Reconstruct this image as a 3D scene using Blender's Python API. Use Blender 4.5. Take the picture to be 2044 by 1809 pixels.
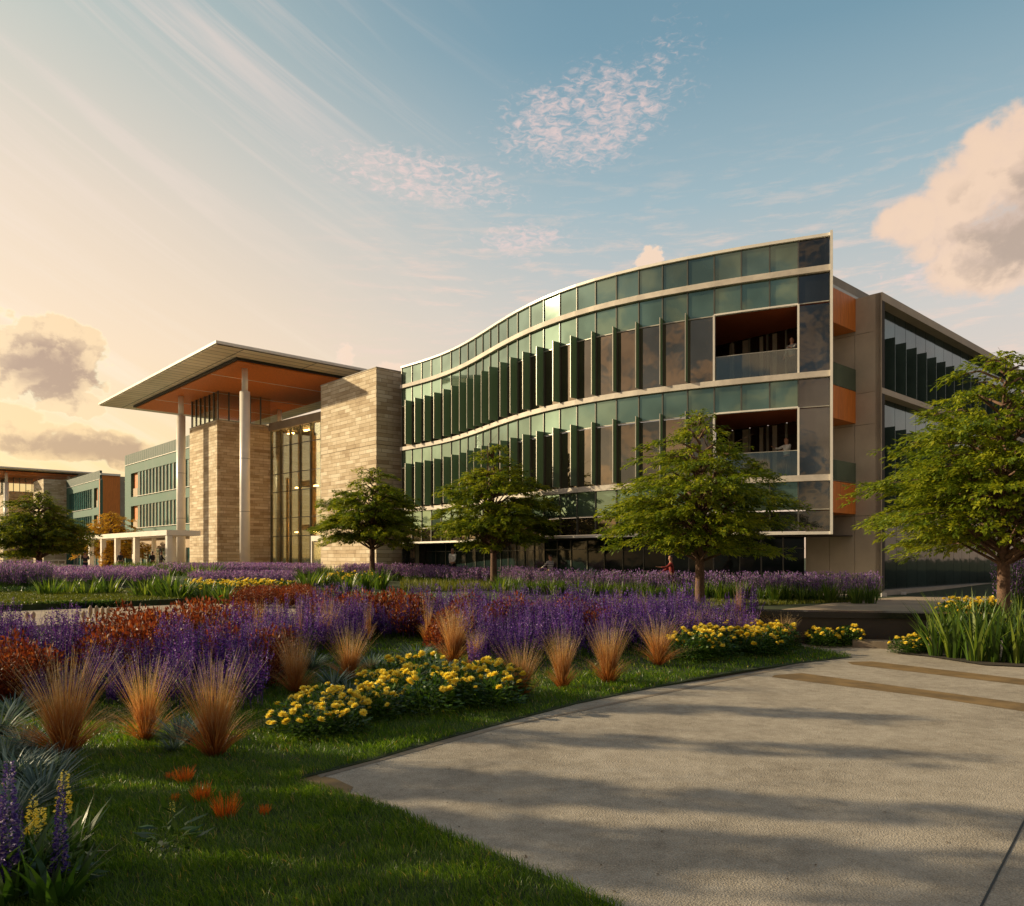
import bpy, math, random
import numpy as np
from mathutils import Vector, Matrix
R = math.radians
for o in list(bpy.data.objects): bpy.data.objects.remove(o)
S = bpy.context.scene
COL = S.collection

# ------------------------------------------------------------------ camera
EYE = 1.6                     # metres above the upper terrace (z = 0)
FPX, CX, HY = 1534., 1021.5, 1113.   # focal length, centre, horizon measured on the photo (2043 px wide)
cam = bpy.data.cameras.new('camera'); camo = bpy.data.objects.new('camera', cam); COL.objects.link(camo)
camo.location = (0, 0, EYE); camo.rotation_euler = (R(90), 0, 0)
cam.sensor_width = 36; cam.lens = 36 * FPX / 2043; cam.shift_y = (HY - 904.5) / 2043
cam.clip_start = .1; cam.clip_end = 5000
S.camera = camo
# ------------------------------------------------------------------ light
SUN_EL = R(20); sv = Vector((-1, .20, 0)).normalized() * math.cos(SUN_EL) + Vector((0, 0, math.sin(SUN_EL)))
sl = bpy.data.lights.new('sun', 'SUN'); sl.energy = 4.6; sl.angle = R(.6); sl.color = (1, .80, .50)
so = bpy.data.objects.new('sun', sl); COL.objects.link(so); so.location = (-40, 0, 40)
so.rotation_euler = (-sv).to_track_quat('-Z', 'Y').to_euler()
S.view_settings.view_transform = 'Standard'; S.view_settings.look = 'None'
S.view_settings.exposure = .4; S.view_settings.gamma = 1
S.render.engine = 'CYCLES'
S.cycles.max_bounces = 6; S.cycles.transparent_max_bounces = 12; S.cycles.transmission_bounces = 4
S.cycles.use_denoising = True; S.cycles.sample_clamp_indirect = 6

# ------------------------------------------------------------------ node expression helper
class E:
    nt = None
    def __init__(s, sock): s.s = sock
    @staticmethod
    def m(op, *a, clamp=False):
        n = E.nt.nodes.new('ShaderNodeMath'); n.operation = op; n.use_clamp = clamp
        for i, v in enumerate(a):
            if isinstance(v, E): E.nt.links.new(v.s, n.inputs[i])
            else: n.inputs[i].default_value = v
        return E(n.outputs[0])
    def __add__(s, o): return E.m('ADD', s, o)
    __radd__ = __add__
    def __sub__(s, o): return E.m('SUBTRACT', s, o)
    def __rsub__(s, o): return E.m('SUBTRACT', o, s)
    def __mul__(s, o): return E.m('MULTIPLY', s, o)
    __rmul__ = __mul__
    def __truediv__(s, o): return E.m('DIVIDE', s, o)
def smooth(x, a, b):
    n = E.nt.nodes.new('ShaderNodeMapRange'); n.interpolation_type = 'SMOOTHSTEP'
    E.nt.links.new(x.s, n.inputs[0]); n.inputs[1].default_value = a; n.inputs[2].default_value = b
    return E(n.outputs[0])
def vec(x, y, z):
    n = E.nt.nodes.new('ShaderNodeCombineXYZ')
    for i, v in enumerate((x, y, z)):
        if isinstance(v, E): E.nt.links.new(v.s, n.inputs[i])
        else: n.inputs[i].default_value = v
    return E(n.outputs[0])
def sep(v):
    n = E.nt.nodes.new('ShaderNodeSeparateXYZ'); E.nt.links.new(v.s, n.inputs[0])
    return [E(o) for o in n.outputs]
def noise(v, scale=5, detail=4, rough=.5, dist=0, dim='3D'):
    n = E.nt.nodes.new('ShaderNodeTexNoise'); n.noise_dimensions = dim
    if v is not None: E.nt.links.new(v.s, n.inputs['Vector'])
    n.inputs['Scale'].default_value = scale; n.inputs['Detail'].default_value = detail
    n.inputs['Roughness'].default_value = rough; n.inputs['Distortion'].default_value = dist
    return E(n.outputs[0])
def mix(f, a, b):
    n = E.nt.nodes.new('ShaderNodeMix'); n.data_type = 'RGBA'
    for i, v in ((0, f), (6, a), (7, b)):
        if isinstance(v, E): E.nt.links.new(v.s, n.inputs[i])
        elif i == 0: n.inputs[0].default_value = v
        else: n.inputs[i].default_value = (*v, 1)
    return E(n.outputs[2])
def ramp(f, stops):
    n = E.nt.nodes.new('ShaderNodeValToRGB'); E.nt.links.new(f.s, n.inputs[0]); cr = n.color_ramp
    while len(cr.elements) < len(stops): cr.elements.new(.5)
    for e, (p, c) in zip(cr.elements, stops): e.position = p; e.color = (*c, 1)
    return E(n.outputs[0])
def srgb(r, g, b):
    return tuple((c / 255 / 12.92) if c / 255 <= .04045 else ((c / 255 + .055) / 1.055) ** 2.4 for c in (r, g, b))

# ------------------------------------------------------------------ sky
w = bpy.data.worlds.new('World'); S.world = w; w.use_nodes = True
nt = E.nt = w.node_tree; nt.nodes.clear()
tc = nt.nodes.new('ShaderNodeTexCoord')
D = E(tc.outputs['Generated']); dx, dy, dz = sep(D)
el = E.m('ARCSINE', E.m('MINIMUM', E.m('MAXIMUM', dz, -.999), .999)) * 57.2958
az = E.m('ARCTAN2', dx, dy) * 57.2958           # 0 = +Y, positive to the right
sky = nt.nodes.new('ShaderNodeTexSky'); sky.sky_type = 'NISHITA'; sky.sun_disc = False
sky.sun_elevation = SUN_EL; sky.sun_rotation = math.atan2(sv.x, sv.y); sky.dust_density = 2.5
t = E.m('MULTIPLY', el, 1 / 45., clamp=True)
cool = ramp(t, [(0, srgb(240, 205, 172)), (.18, srgb(232, 206, 184)), (.36, srgb(212, 204, 192)), (.54, srgb(162, 184, 188)), (.74, srgb(116, 152, 166)), (1, srgb(88, 128, 146))])
warm = ramp(t, [(0, srgb(255, 208, 128)), (.14, srgb(255, 216, 146)), (.3, srgb(252, 218, 172)), (.5, srgb(236, 212, 180)), (.75, srgb(186, 194, 180)), (1, srgb(138, 162, 166))])
wf = smooth(az * -1.0 + el * -.40, -20, 26)
wf = wf * smooth(E.m('ABSOLUTE', az + 50), 120, 60)
base = mix(wf, cool, warm)
# long cirrus fans sweeping down to the right
ca, sa = math.cos(R(27)), math.sin(R(27))
u = az * ca - el * sa + 40; v_ = az * sa + el * ca
cn = noise(vec(u * .022, v_ * .42, 0.), 1.0, 8, .62, .6)
cf = smooth(cn, .47, .72) * smooth(az * -1., -4, 26) * smooth(el, 45, 30) * .62
base = mix(cf, base, mix(smooth(el, 8, 30), srgb(255, 232, 196), srgb(244, 218, 200)))
# thin rippled veil low over the roofs
rp = noise(vec(az * .14, el * .85, 3.), 1.7, 8, .66, .3)
rf = smooth(rp, .46, .70) * smooth(el, 30, 16) * smooth(az, -22, -2) * .75
base = mix(rf, base, srgb(246, 212, 188))
# mackerel patches
pn = noise(vec(az * .9, el * 2.0, 7.), 1.5, 8, .60, .7)
def blob(a0, e0, ra, re, rot=0.):
    c, s_ = math.cos(R(rot)), math.sin(R(rot)); A = az - a0; B = el - e0
    p = (A * c + B * s_) / ra; q = (B * c - A * s_) / re
    return 1 - E.m('SQRT', p * p + q * q)
mx = lambda a, b: E.m('MAXIMUM', a, b)
pb = mx(blob(5.5, 29.6, 8.5, 3.4, 8), mx(blob(-6.5, 26.0, 9.5, 2.0, -6), mx(blob(11, 32.5, 4, 2., 30) * .4, mx(blob(1, 22.5, 6, 1.6) * .6, blob(29, 18, 6, 2.) * .4))))
big = noise(vec(az * .2, el * .3, 1.), 1., 2)
pf = smooth(pn + E.m('MINIMUM', pb, .45) * .42 + (big - .5) * .3, .54, .92) * smooth(pb, -.35, .45) * .72
base = mix(pf, base, srgb(250, 214, 200))
# cumulus
def cumulus(base, blobs, darks, lit, dark, rim, sc=.24, seed=0., edge=.12, k=.95):
    n1 = noise(vec(az, el * 1.2, seed), sc, 10, .56, .2)
    n2 = noise(vec(az + .7, el * 1.2 - .7, seed), sc, 10, .56, .2)
    b = blobs[0]
    for q in blobs[1:]: b = mx(b, q)
    d_ = darks[0]
    for q in darks[1:]: d_ = mx(d_, q)
    dens = E.m('MINIMUM', b, .42) + (n1 - .5) * k
    m_ = smooth(dens, .0, edge)
    relief = smooth(n2 - n1, -.12, .12)            # lit from the upper left
    core = smooth(d_ + (n1 - .5) * 1.1 + (relief - .5) * .5, -.05, .75)
    c = mix(core, lit, dark)
    c = mix(smooth(dens, edge * 1.6, edge * .3) * .8, c, rim)
    return mix(m_, base, c)
base = cumulus(base, [blob(34, 22.2, 8.0, 4.8, 20), blob(31.5, 18.2, 3.6, 2.2), blob(27.4, 21.2, 2.4, 1.8)], [blob(34.2, 20.2, 6, 3.4, 15)], srgb(250, 214, 178), srgb(192, 164, 136), srgb(240, 206, 178), .34, 5., .28, 1.2)
base = cumulus(base, [blob(-31.5, 12.2, 3.6, 3.0), blob(-29.5, 13.6, 1.8, 1.6), blob(-29.5, 9.8, 2.2, 1.0)], [blob(-31.0, 11.8, 3.4, 2.8)], srgb(252, 212, 150), srgb(176, 132, 84), srgb(255, 236, 184), .6, 2., .12, 1.5)
base = cumulus(base, [blob(-30, 7.4, 6.0, 1.4), blob(-25.5, 6.3, 3, .8), blob(-34, 8.6, 3, 1.2)], [blob(-29, 7.0, 6.5, 1.4)], srgb(252, 208, 138), srgb(186, 140, 86), srgb(255, 230, 168), .5, 9., .14, 1.3)
base = cumulus(base, [blob(-12.3, 14.3, .7, 1.2) * .8, blob(-8.6, 13.4, 2.0, .8) * .8, blob(10.2, 20.9, 1.2, .9) * .8], [blob(0, 0, 1, 1)], srgb(252, 218, 184), srgb(230, 190, 160), srgb(252, 220, 190), 1.6, 4., .3, 1.3)
# broken cloud in the half of the sky behind the camera (seen only mirrored in the glass)
hb = noise(vec(dx * 3.0, dy * 3.0, dz * 6.), 3.2, 7, .6, .5)
hf = smooth(hb, .46, .58) * smooth(E.m('ABSOLUTE', az), 55, 85)
bk = smooth(E.m('ABSOLUTE', az), 60, 110)
base = mix(bk * .85, base, mix(hf, srgb(48, 74, 86), srgb(224, 174, 120)))
below = smooth(el, -1.5, -4)
base = mix(below, base, srgb(90, 80, 60))
bg1 = nt.nodes.new('ShaderNodeBackground'); nt.links.new(base.s, bg1.inputs[0]); bg1.inputs[1].default_value = .66
bg2 = nt.nodes.new('ShaderNodeBackground'); nt.links.new(sky.outputs[0], bg2.inputs[0]); bg2.inputs[1].default_value = .03
ad = nt.nodes.new('ShaderNodeAddShader'); nt.links.new(bg1.outputs[0], ad.inputs[0]); nt.links.new(bg2.outputs[0], ad.inputs[1])
wo = nt.nodes.new('ShaderNodeOutputWorld'); nt.links.new(ad.outputs[0], wo.inputs[0])

# ------------------------------------------------------------------ materials
def new_mat(name):
    m = bpy.data.materials.new(name); m.use_nodes = True; nt = m.node_tree; nt.nodes.clear(); E.nt = nt
    out = nt.nodes.new('ShaderNodeOutputMaterial'); p = nt.nodes.new('ShaderNodeBsdfPrincipled')
    nt.links.new(p.outputs[0], out.inputs[0]); return m, nt, p, out
def coord(kind='Object'):
    n = E.nt.nodes.new('ShaderNodeTexCoord'); return E(n.outputs[kind])
def worldpos():
    n = E.nt.nodes.new('ShaderNodeNewGeometry'); return E(n.outputs['Position'])
def bump(p, h, dist=.01, st=.5):
    b = E.nt.nodes.new('ShaderNodeBump'); b.inputs['Strength'].default_value = st; b.inputs['Distance'].default_value = dist
    E.nt.links.new(h.s, b.inputs['Height']); E.nt.links.new(b.outputs[0], p.inputs['Normal'])
def rndobj():
    n = E.nt.nodes.new('ShaderNodeObjectInfo'); return E(n.outputs['Random'])
def plain(name, col, rough=.6, metal=0., var=.15, sc=1.5, bmp=0., spec=.5, perobj=0.):
    m, nt, p, out = new_mat(name)
    c2 = tuple(c * (1 - var) for c in col); c1 = tuple(min(1, c * (1 + var * .6)) for c in col)
    pos = worldpos(); n = noise(pos, sc, 6, .65)
    f = smooth(n, .3, .7)
    c = mix(f, c2, c1)
    if perobj:
        c = mix(rndobj() * perobj, c, tuple(x * .45 for x in col))
    nt.links.new(c.s, p.inputs['Base Color'])
    nt.links.new((n * .2 + (rough - .1)).s, p.inputs['Roughness']); p.inputs['Metallic'].default_value = metal
    p.inputs['Specular IOR Level'].default_value = spec
    if bmp: bump(p, noise(pos, 40, 4), bmp, .6)
    return m
def glossy_glass(name, col, metal, rough=.04, wave=.02, var=.3, ior=1.55, perobj=.4):
    m, nt, p, out = new_mat(name)
    pos = worldpos(); n = noise(pos, .35, 3, .5)
    c = mix(smooth(n, .35, .65), tuple(x * (1 - var) for x in col), tuple(x * (1 + var) for x in col))
    c = mix(rndobj() * perobj, c, tuple(x * .4 for x in col))
    nt.links.new(c.s, p.inputs['Base Color']); p.inputs['Metallic'].default_value = metal
    p.inputs['Roughness'].default_value = rough; p.inputs['IOR'].default_value = ior
    bump(p, noise(pos, .9, 2), wave, .6)
    return m
def clear_glass(name, tint=(.75, .8, .78), refl=.16, base=.02):
    m, nt, p, out = new_mat(name); nt.nodes.remove(p)
    tr = nt.nodes.new('ShaderNodeBsdfTransparent'); tr.inputs[0].default_value = (*tint, 1)
    gl = nt.nodes.new('ShaderNodeBsdfGlossy'); gl.inputs['Roughness'].default_value = .03; gl.inputs[0].default_value = (.9, .95, .92, 1)
    lw = nt.nodes.new('ShaderNodeLayerWeight'); lw.inputs[0].default_value = .35
    f = E(lw.outputs['Fresnel']) * .8 + refl
    mx_ = nt.nodes.new('ShaderNodeMixShader'); nt.links.new(f.s, mx_.inputs[0])
    nt.links.new(tr.outputs[0], mx_.inputs[1]); nt.links.new(gl.outputs[0], mx_.inputs[2]); nt.links.new(mx_.outputs[0], out.inputs[0])
    return m
def attr(name):
    n = E.nt.nodes.new('ShaderNodeAttribute'); n.attribute_name = name; return E(n.outputs['Fac'])
def leafy(name, stops, use='r', transl=.35, rough=.5, spec=.35, tmix=None, perobj=.0, tcol=1.5):
    m, nt, p, out = new_mat(name)
    c = ramp(attr(use), stops)
    if tmix: c = mix(attr('t'), c, mix(smooth(attr('r'), .3, .9), tmix, tuple(x * .6 for x in tmix)))
    if perobj: c = mix(rndobj() * perobj, c, tuple(x * .4 for x in stops[0][1]))
    nt.links.new(c.s, p.inputs['Base Color']); p.inputs['Roughness'].default_value = rough
    p.inputs['Specular IOR Level'].default_value = spec
    tb = nt.nodes.new('ShaderNodeBsdfTranslucent')
    mc = nt.nodes.new('ShaderNodeMix'); mc.data_type = 'RGBA'; mc.blend_type = 'MULTIPLY'; mc.inputs[0].default_value = 1
    nt.links.new(c.s, mc.inputs[6]); mc.inputs[7].default_value = (tcol * 1.1, tcol, tcol * .6, 1)
    nt.links.new(mc.outputs[2], tb.inputs[0])
    ms = nt.nodes.new('ShaderNodeMixShader'); ms.inputs[0].default_value = transl
    nt.links.new(p.outputs[0], ms.inputs[1]); nt.links.new(tb.outputs[0], ms.inputs[2]); nt.links.new(ms.outputs[0], out.inputs[0])
    return m
def stone_mat():
    m, nt, p, out = new_mat('limestone')
    pos = worldpos(); x, y, z = sep(pos)
    u = x * (-.674 + .738) + y * (.738 + .674)
    v = vec(u + z * .0, z, 0.)
    wob = noise(pos, 1.2, 3)
    def brick(mult, ww, hh, mort, off):
        b = nt.nodes.new('ShaderNodeTexBrick'); nt.links.new(vec(u + off, z + wob * .03, 0.).s, b.inputs['Vector'])
        b.offset_frequency = 2; b.offset = .37; b.squash = .7; b.squash_frequency = 3
        b.inputs['Scale'].default_value = 1; b.inputs['Brick Width'].default_value = ww; b.inputs['Row Height'].default_value = hh
        b.inputs['Mortar Size'].default_value = mort; b.inputs['Mortar Smooth'].default_value = .3
        b.inputs['Color1'].default_value = (0, 0, 0, 1); b.inputs['Color2'].default_value = (1, 1, 1, 1); b.inputs['Mortar'].default_value = (.5, .5, .5, 1)
        return E(b.outputs[0]), E(b.outputs[1])
    c1, f1 = brick(1, 1.35, .27, .012, 0.); c2, f2 = brick(1, .95, .27, .004, 5.3)
    g = noise(vec(u * .8, z * 5, 0.), 1.5, 6, .7)
    val = c1 * .38 + c2 * .25 + g * .5
    c = ramp(val, [(.12, (.26, .18, .105)), (.38, (.44, .34, .215)), (.6, (.57, .47, .325)), (.88, (.72, .64, .49))])
    c = mix(f1 * .85, c, (.12, .075, .04))
    nt.links.new(c.s, p.inputs['Base Color']); p.inputs['Roughness'].default_value = .85
    bump(p, (1 - f1) * .7 + c1 * .35 + g * .25, .03, .7)
    return m
def plank_wood(name, col):
    m, nt, p, out = new_mat(name)
    pos = worldpos(); x, y, z = sep(pos); u = x * -.674 + y * .738; q = x * .738 + y * .674
    g = noise(vec(u * 1.2, q * 9, z * .5), 2, 7, .7)
    c = ramp(g, [(.25, tuple(a * .62 for a in col)), (.55, col), (.8, tuple(min(1, a * 1.35) for a in col))])
    nt.links.new(c.s, p.inputs['Base Color']); p.inputs['Roughness'].default_value = .55; return m
def soffit_panel():
    m, nt, p, out = new_mat('soffit_panel')
    pos = worldpos(); x, y, z = sep(pos); u = x * -.674 + y * .738; q = x * .738 + y * .674
    b = nt.nodes.new('ShaderNodeTexBrick'); nt.links.new(vec(q, u, 0.).s, b.inputs['Vector']); b.offset = 0
    b.inputs['Scale'].default_value = 1; b.inputs['Brick Width'].default_value = 6; b.inputs['Row Height'].default_value = .95; b.inputs['Mortar Size'].default_value = .045
    b.inputs['Color1'].default_value = (.92, .84, .68, 1); b.inputs['Color2'].default_value = (.80, .72, .56, 1); b.inputs['Mortar'].default_value = (.1, .09, .07, 1)
    nt.links.new(b.outputs[0], p.inputs['Base Color']); p.inputs['Roughness'].default_value = .4; p.inputs['Metallic'].default_value = .15
    bump(p, noise(pos, .8, 3), .03, .4); return m
def paving_mat():
    m, nt, p, out = new_mat('exposed_aggregate')
    pos = worldpos()
    n1 = noise(pos, 90, 3, .7); n2 = noise(pos, .7, 6, .62); n3 = noise(pos, 6, 5, .6)
    vor = nt.nodes.new('ShaderNodeTexVoronoi'); nt.links.new(pos.s, vor.inputs['Vector']); vor.inputs['Scale'].default_value = 70
    c = ramp(n1 * .55 + n3 * .25 + n2 * .3, [(.34, (.11, .09, .07)), (.5, (.29, .25, .195)), (.68, (.50, .445, .365))])
    spk = smooth(E(vor.outputs['Distance']), .22, .12) * smooth(n3, .5, .6)
    c = mix(spk * .5, c, (.5, .45, .38))
    c = mix(smooth(n2, .55, .72) * .22, c, (.16, .12, .085))
    nt.links.new(c.s, p.inputs['Base Color']); p.inputs['Roughness'].default_value = .85; p.inputs['Specular IOR Level'].default_value = .25
    bump(p, n1 * .6 + E(vor.outputs['Distance']) * .8, .006, .9); return m

M = {}
M['stone'] = stone_mat()
M['white'] = plain('painted_white_metal', (.84, .80, .72), .35, 0, .08, .8)
M['cream'] = plain('cream_concrete', (.60, .50, .38), .7, 0, .22, 1.3, .004)
M['ledge'] = plain('ledge_concrete', (.62, .56, .48), .7, 0, .22, 1.1, .004)
M['tan'] = plain('tan_cast_panel', (.52, .45, .35), .75, 0, .12, .9, .004, perobj=.12)
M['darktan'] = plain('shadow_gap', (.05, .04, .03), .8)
M['concrete'] = plain('smooth_concrete', (.34, .30, .24), .7, 0, .15, .8, .003)
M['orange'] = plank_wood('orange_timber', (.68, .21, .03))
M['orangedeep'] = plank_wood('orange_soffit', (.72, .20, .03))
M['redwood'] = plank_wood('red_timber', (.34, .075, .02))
M['soffit'] = soffit_panel()
M['mull'] = plain('bronze_mullion', (.13, .13, .11), .4, .5, .1)
M['mullight'] = plain('light_mullion', (.42, .40, .34), .4, .4, .1)
M['black'] = plain('black_reveal', (.012, .011, .010), .5)
M['spandrel'] = glossy_glass('green_spandrel_glass', (.19, .28, .215), .72, .04, .006, .25, perobj=.2)
M['parapet'] = glossy_glass('parapet_glass', (.18, .26, .215), .72, .05, .006, .25, perobj=.25)
M['vision'] = glossy_glass('brown_vision_glass', (.23, .19, .14), .9, .03, .012, .2, perobj=.3)
M['corner'] = glossy_glass('dark_corner_glass', (.12, .125, .125), .85, .03, .02, .3)
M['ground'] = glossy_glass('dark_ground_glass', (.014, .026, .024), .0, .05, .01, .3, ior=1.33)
M['teal'] = glossy_glass('teal_wing_glass', (.06, .10, .10), .6, .08, .01, .3, perobj=.3)
M['fin'] = leafy('green_glass_fin', [(0, (.15, .235, .195)), (1, (.15, .235, .195))], transl=.42, rough=.15, spec=.8, tcol=1.15)
M['tealfin'] = plain('dark_teal_fin', (.07, .115, .10), .35, .2, .15, perobj=.35)
M['greenwall'] = plain('green_render', (.060, .145, .105), .7, 0, .12, .5)
M['ribbed'] = plain('ribbed_metal', (.085, .115, .095), .7, 0., .2)
M['bluewin'] = glossy_glass('blue_green_window', (.035, .13, .125), .15, .12, .01)
M['beige'] = plain('beige_panel', (.40, .28, .16), .6)
M['clear'] = clear_glass('clear_glass', (.93, .90, .80), .01)
M['rail'] = clear_glass('railing_glass', (.72, .80, .76), .06)
M['hall'] = plain('hall_timber', (.88, .54, .17), .55, 0, .25)
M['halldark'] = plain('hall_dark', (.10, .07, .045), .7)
M['curtain'] = plain('pale_curtain', (.55, .48, .38), .8)
M['paving'] = paving_mat()
M['brownpave'] = plain('brown_paving', (.20, .125, .045), .75, 0, .35, 2.2, .004)
M['path'] = plain('pale_paving', (.36, .285, .20), .8, 0, .2, .9, .004)
M['kerb'] = plain('kerb_stone', (.24, .19, .135), .8, 0, .2, 3, .004)
M['darkwall'] = plain('dark_stone_wall', (.040, .031, .025), .6, 0, .25, 1.2, .004)
M['blackwater'] = glossy_glass('black_granite_cap', (.008, .008, .008), 0, .2, .002, ior=1.5, perobj=0)
M['soil'] = plain('soil', (.035, .026, .016), .95, 0, .4, 6, .02)
M['turf'] = plain('turf', (.030, .048, .012), .95, 0, .45, 2.5, .02)
M['bark'] = plain('bark', (.15, .085, .055), .9, 0, .45, 14, .02)
M['skin'] = plain('skin', (.35, .17, .10), .6); M['hair'] = plain('dark_hair', (.02, .014, .01), .6)
M['redcloth'] = plain('red_cloth', (.20, .016, .012), .8); M['whitecloth'] = plain('white_cloth', (.62, .60, .56), .8)
M['bluecloth'] = plain('blue_cloth', (.10, .16, .25), .8); M['darkcloth'] = plain('dark_cloth', (.015, .015, .02), .8)
M['greycloth'] = plain('grey_cloth', (.26, .25, .24), .8)
M['pot'] = plain('stake_stone', (.40, .36, .30), .8)
m, nt, p, out = new_mat('striped_cloth'); zz = sep(worldpos())[2]
c = mix(smooth(E.m('SINE', zz * 80), -.2, .2), (.55, .53, .5), (.04, .04, .05)); nt.links.new(c.s, p.inputs['Base Color']); M['striped'] = m
m, nt, p, out = new_mat('lamp_glow'); p.inputs['Emission Color'].default_value = (1, .58, .20, 1); p.inputs['Emission Strength'].default_value = 42; M['lamp'] = m
# plants
def g(a, k=1.): return tuple(x * k for x in a)
M['leaf'] = leafy('tree_leaf', [(0, (.04, .08, .007)), (.4, (.13, .19, .014)), (.75, (.27, .31, .02)), (1, (.44, .44, .04))], transl=.38, rough=.45, spec=.4, tcol=1.6)
M['leafdark'] = leafy('old_tree_leaf', [(0, (.04, .07, .008)), (.5, (.14, .19, .015)), (1, (.34, .34, .03))], transl=.4, rough=.5)
M['leafgold'] = leafy('golden_leaf', [(0, (.34, .20, .02)), (.6, (.56, .36, .04)), (1, (.70, .50, .08))], transl=.4)
M['grass'] = leafy('grass_blade', [(0, (.035, .085, .006)), (.5, (.085, .175, .010)), (.85, (.18, .26, .02)), (.93, (.40, .40, .17)), (1, (.36, .19, .04))], transl=.45, rough=.38, spec=.45, tcol=1.6)
M['grasslit'] = leafy('terrace_grass', [(0, (.05, .08, .010)), (.5, (.11, .14, .015)), (1, (.20, .20, .03))], transl=.3)
M['stipa'] = leafy('feather_grass', [(0, (.16, .048, .012)), (.3, (.40, .14, .032)), (.65, (.52, .29, .11)), (1, (.72, .58, .40))], use='t', transl=.3, rough=.5, perobj=.25)
M['purple'] = leafy('purple_floret', [(0, (.030, .008, .13)), (.45, (.10, .022, .34)), (.8, (.24, .08, .56)), (.94, (.44, .26, .68)), (1, (.62, .42, .50))], transl=.25, rough=.55, perobj=.55)
M['lavender'] = leafy('lavender_floret', [(0, (.14, .06, .30)), (.5, (.28, .14, .48)), (1, (.46, .29, .62))], transl=.3, rough=.6, perobj=.1)
M['red'] = leafy('rust_foliage', [(0, (.07, .012, .005)), (.5, (.18, .032, .010)), (.9, (.32, .08, .02)), (1, (.5, .22, .06))], transl=.3, rough=.5, perobj=.35)
M['stipa2'] = plain('dry_litter', (.10, .06, .03), .9, 0, .5)
M['yellow'] = leafy('yellow_petal', [(0, (.70, .46, .02)), (.35, (.84, .70, .06)), (1, (.92, .86, .28))], transl=.25, rough=.6)
M['orangefl'] = leafy('orange_petal', [(0, (.45, .08, .01)), (1, (.80, .24, .02))], transl=.25)
M['green'] = leafy('plant_leaf', [(0, (.015, .045, .007)), (.6, (.045, .11, .012)), (1, (.10, .18, .025))], transl=.25, rough=.4, spec=.45)
M['iris'] = leafy('sword_leaf', [(0, (.025, .06, .008)), (.6, (.08, .15, .018)), (1, (.22, .28, .04))], transl=.38, rough=.4, spec=.5)
M['silver'] = leafy('silver_leaf', [(0, (.035, .07, .065)), (.6, (.09, .15, .13)), (1, (.22, .29, .25))], transl=.2, rough=.5)
M['spire'] = leafy('delphinium_floret', [(0, (.035, .02, .20)), (.6, (.10, .06, .34)), (.9, (.28, .2, .45)), (1, (.5, .38, .42))], transl=.2)

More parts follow.
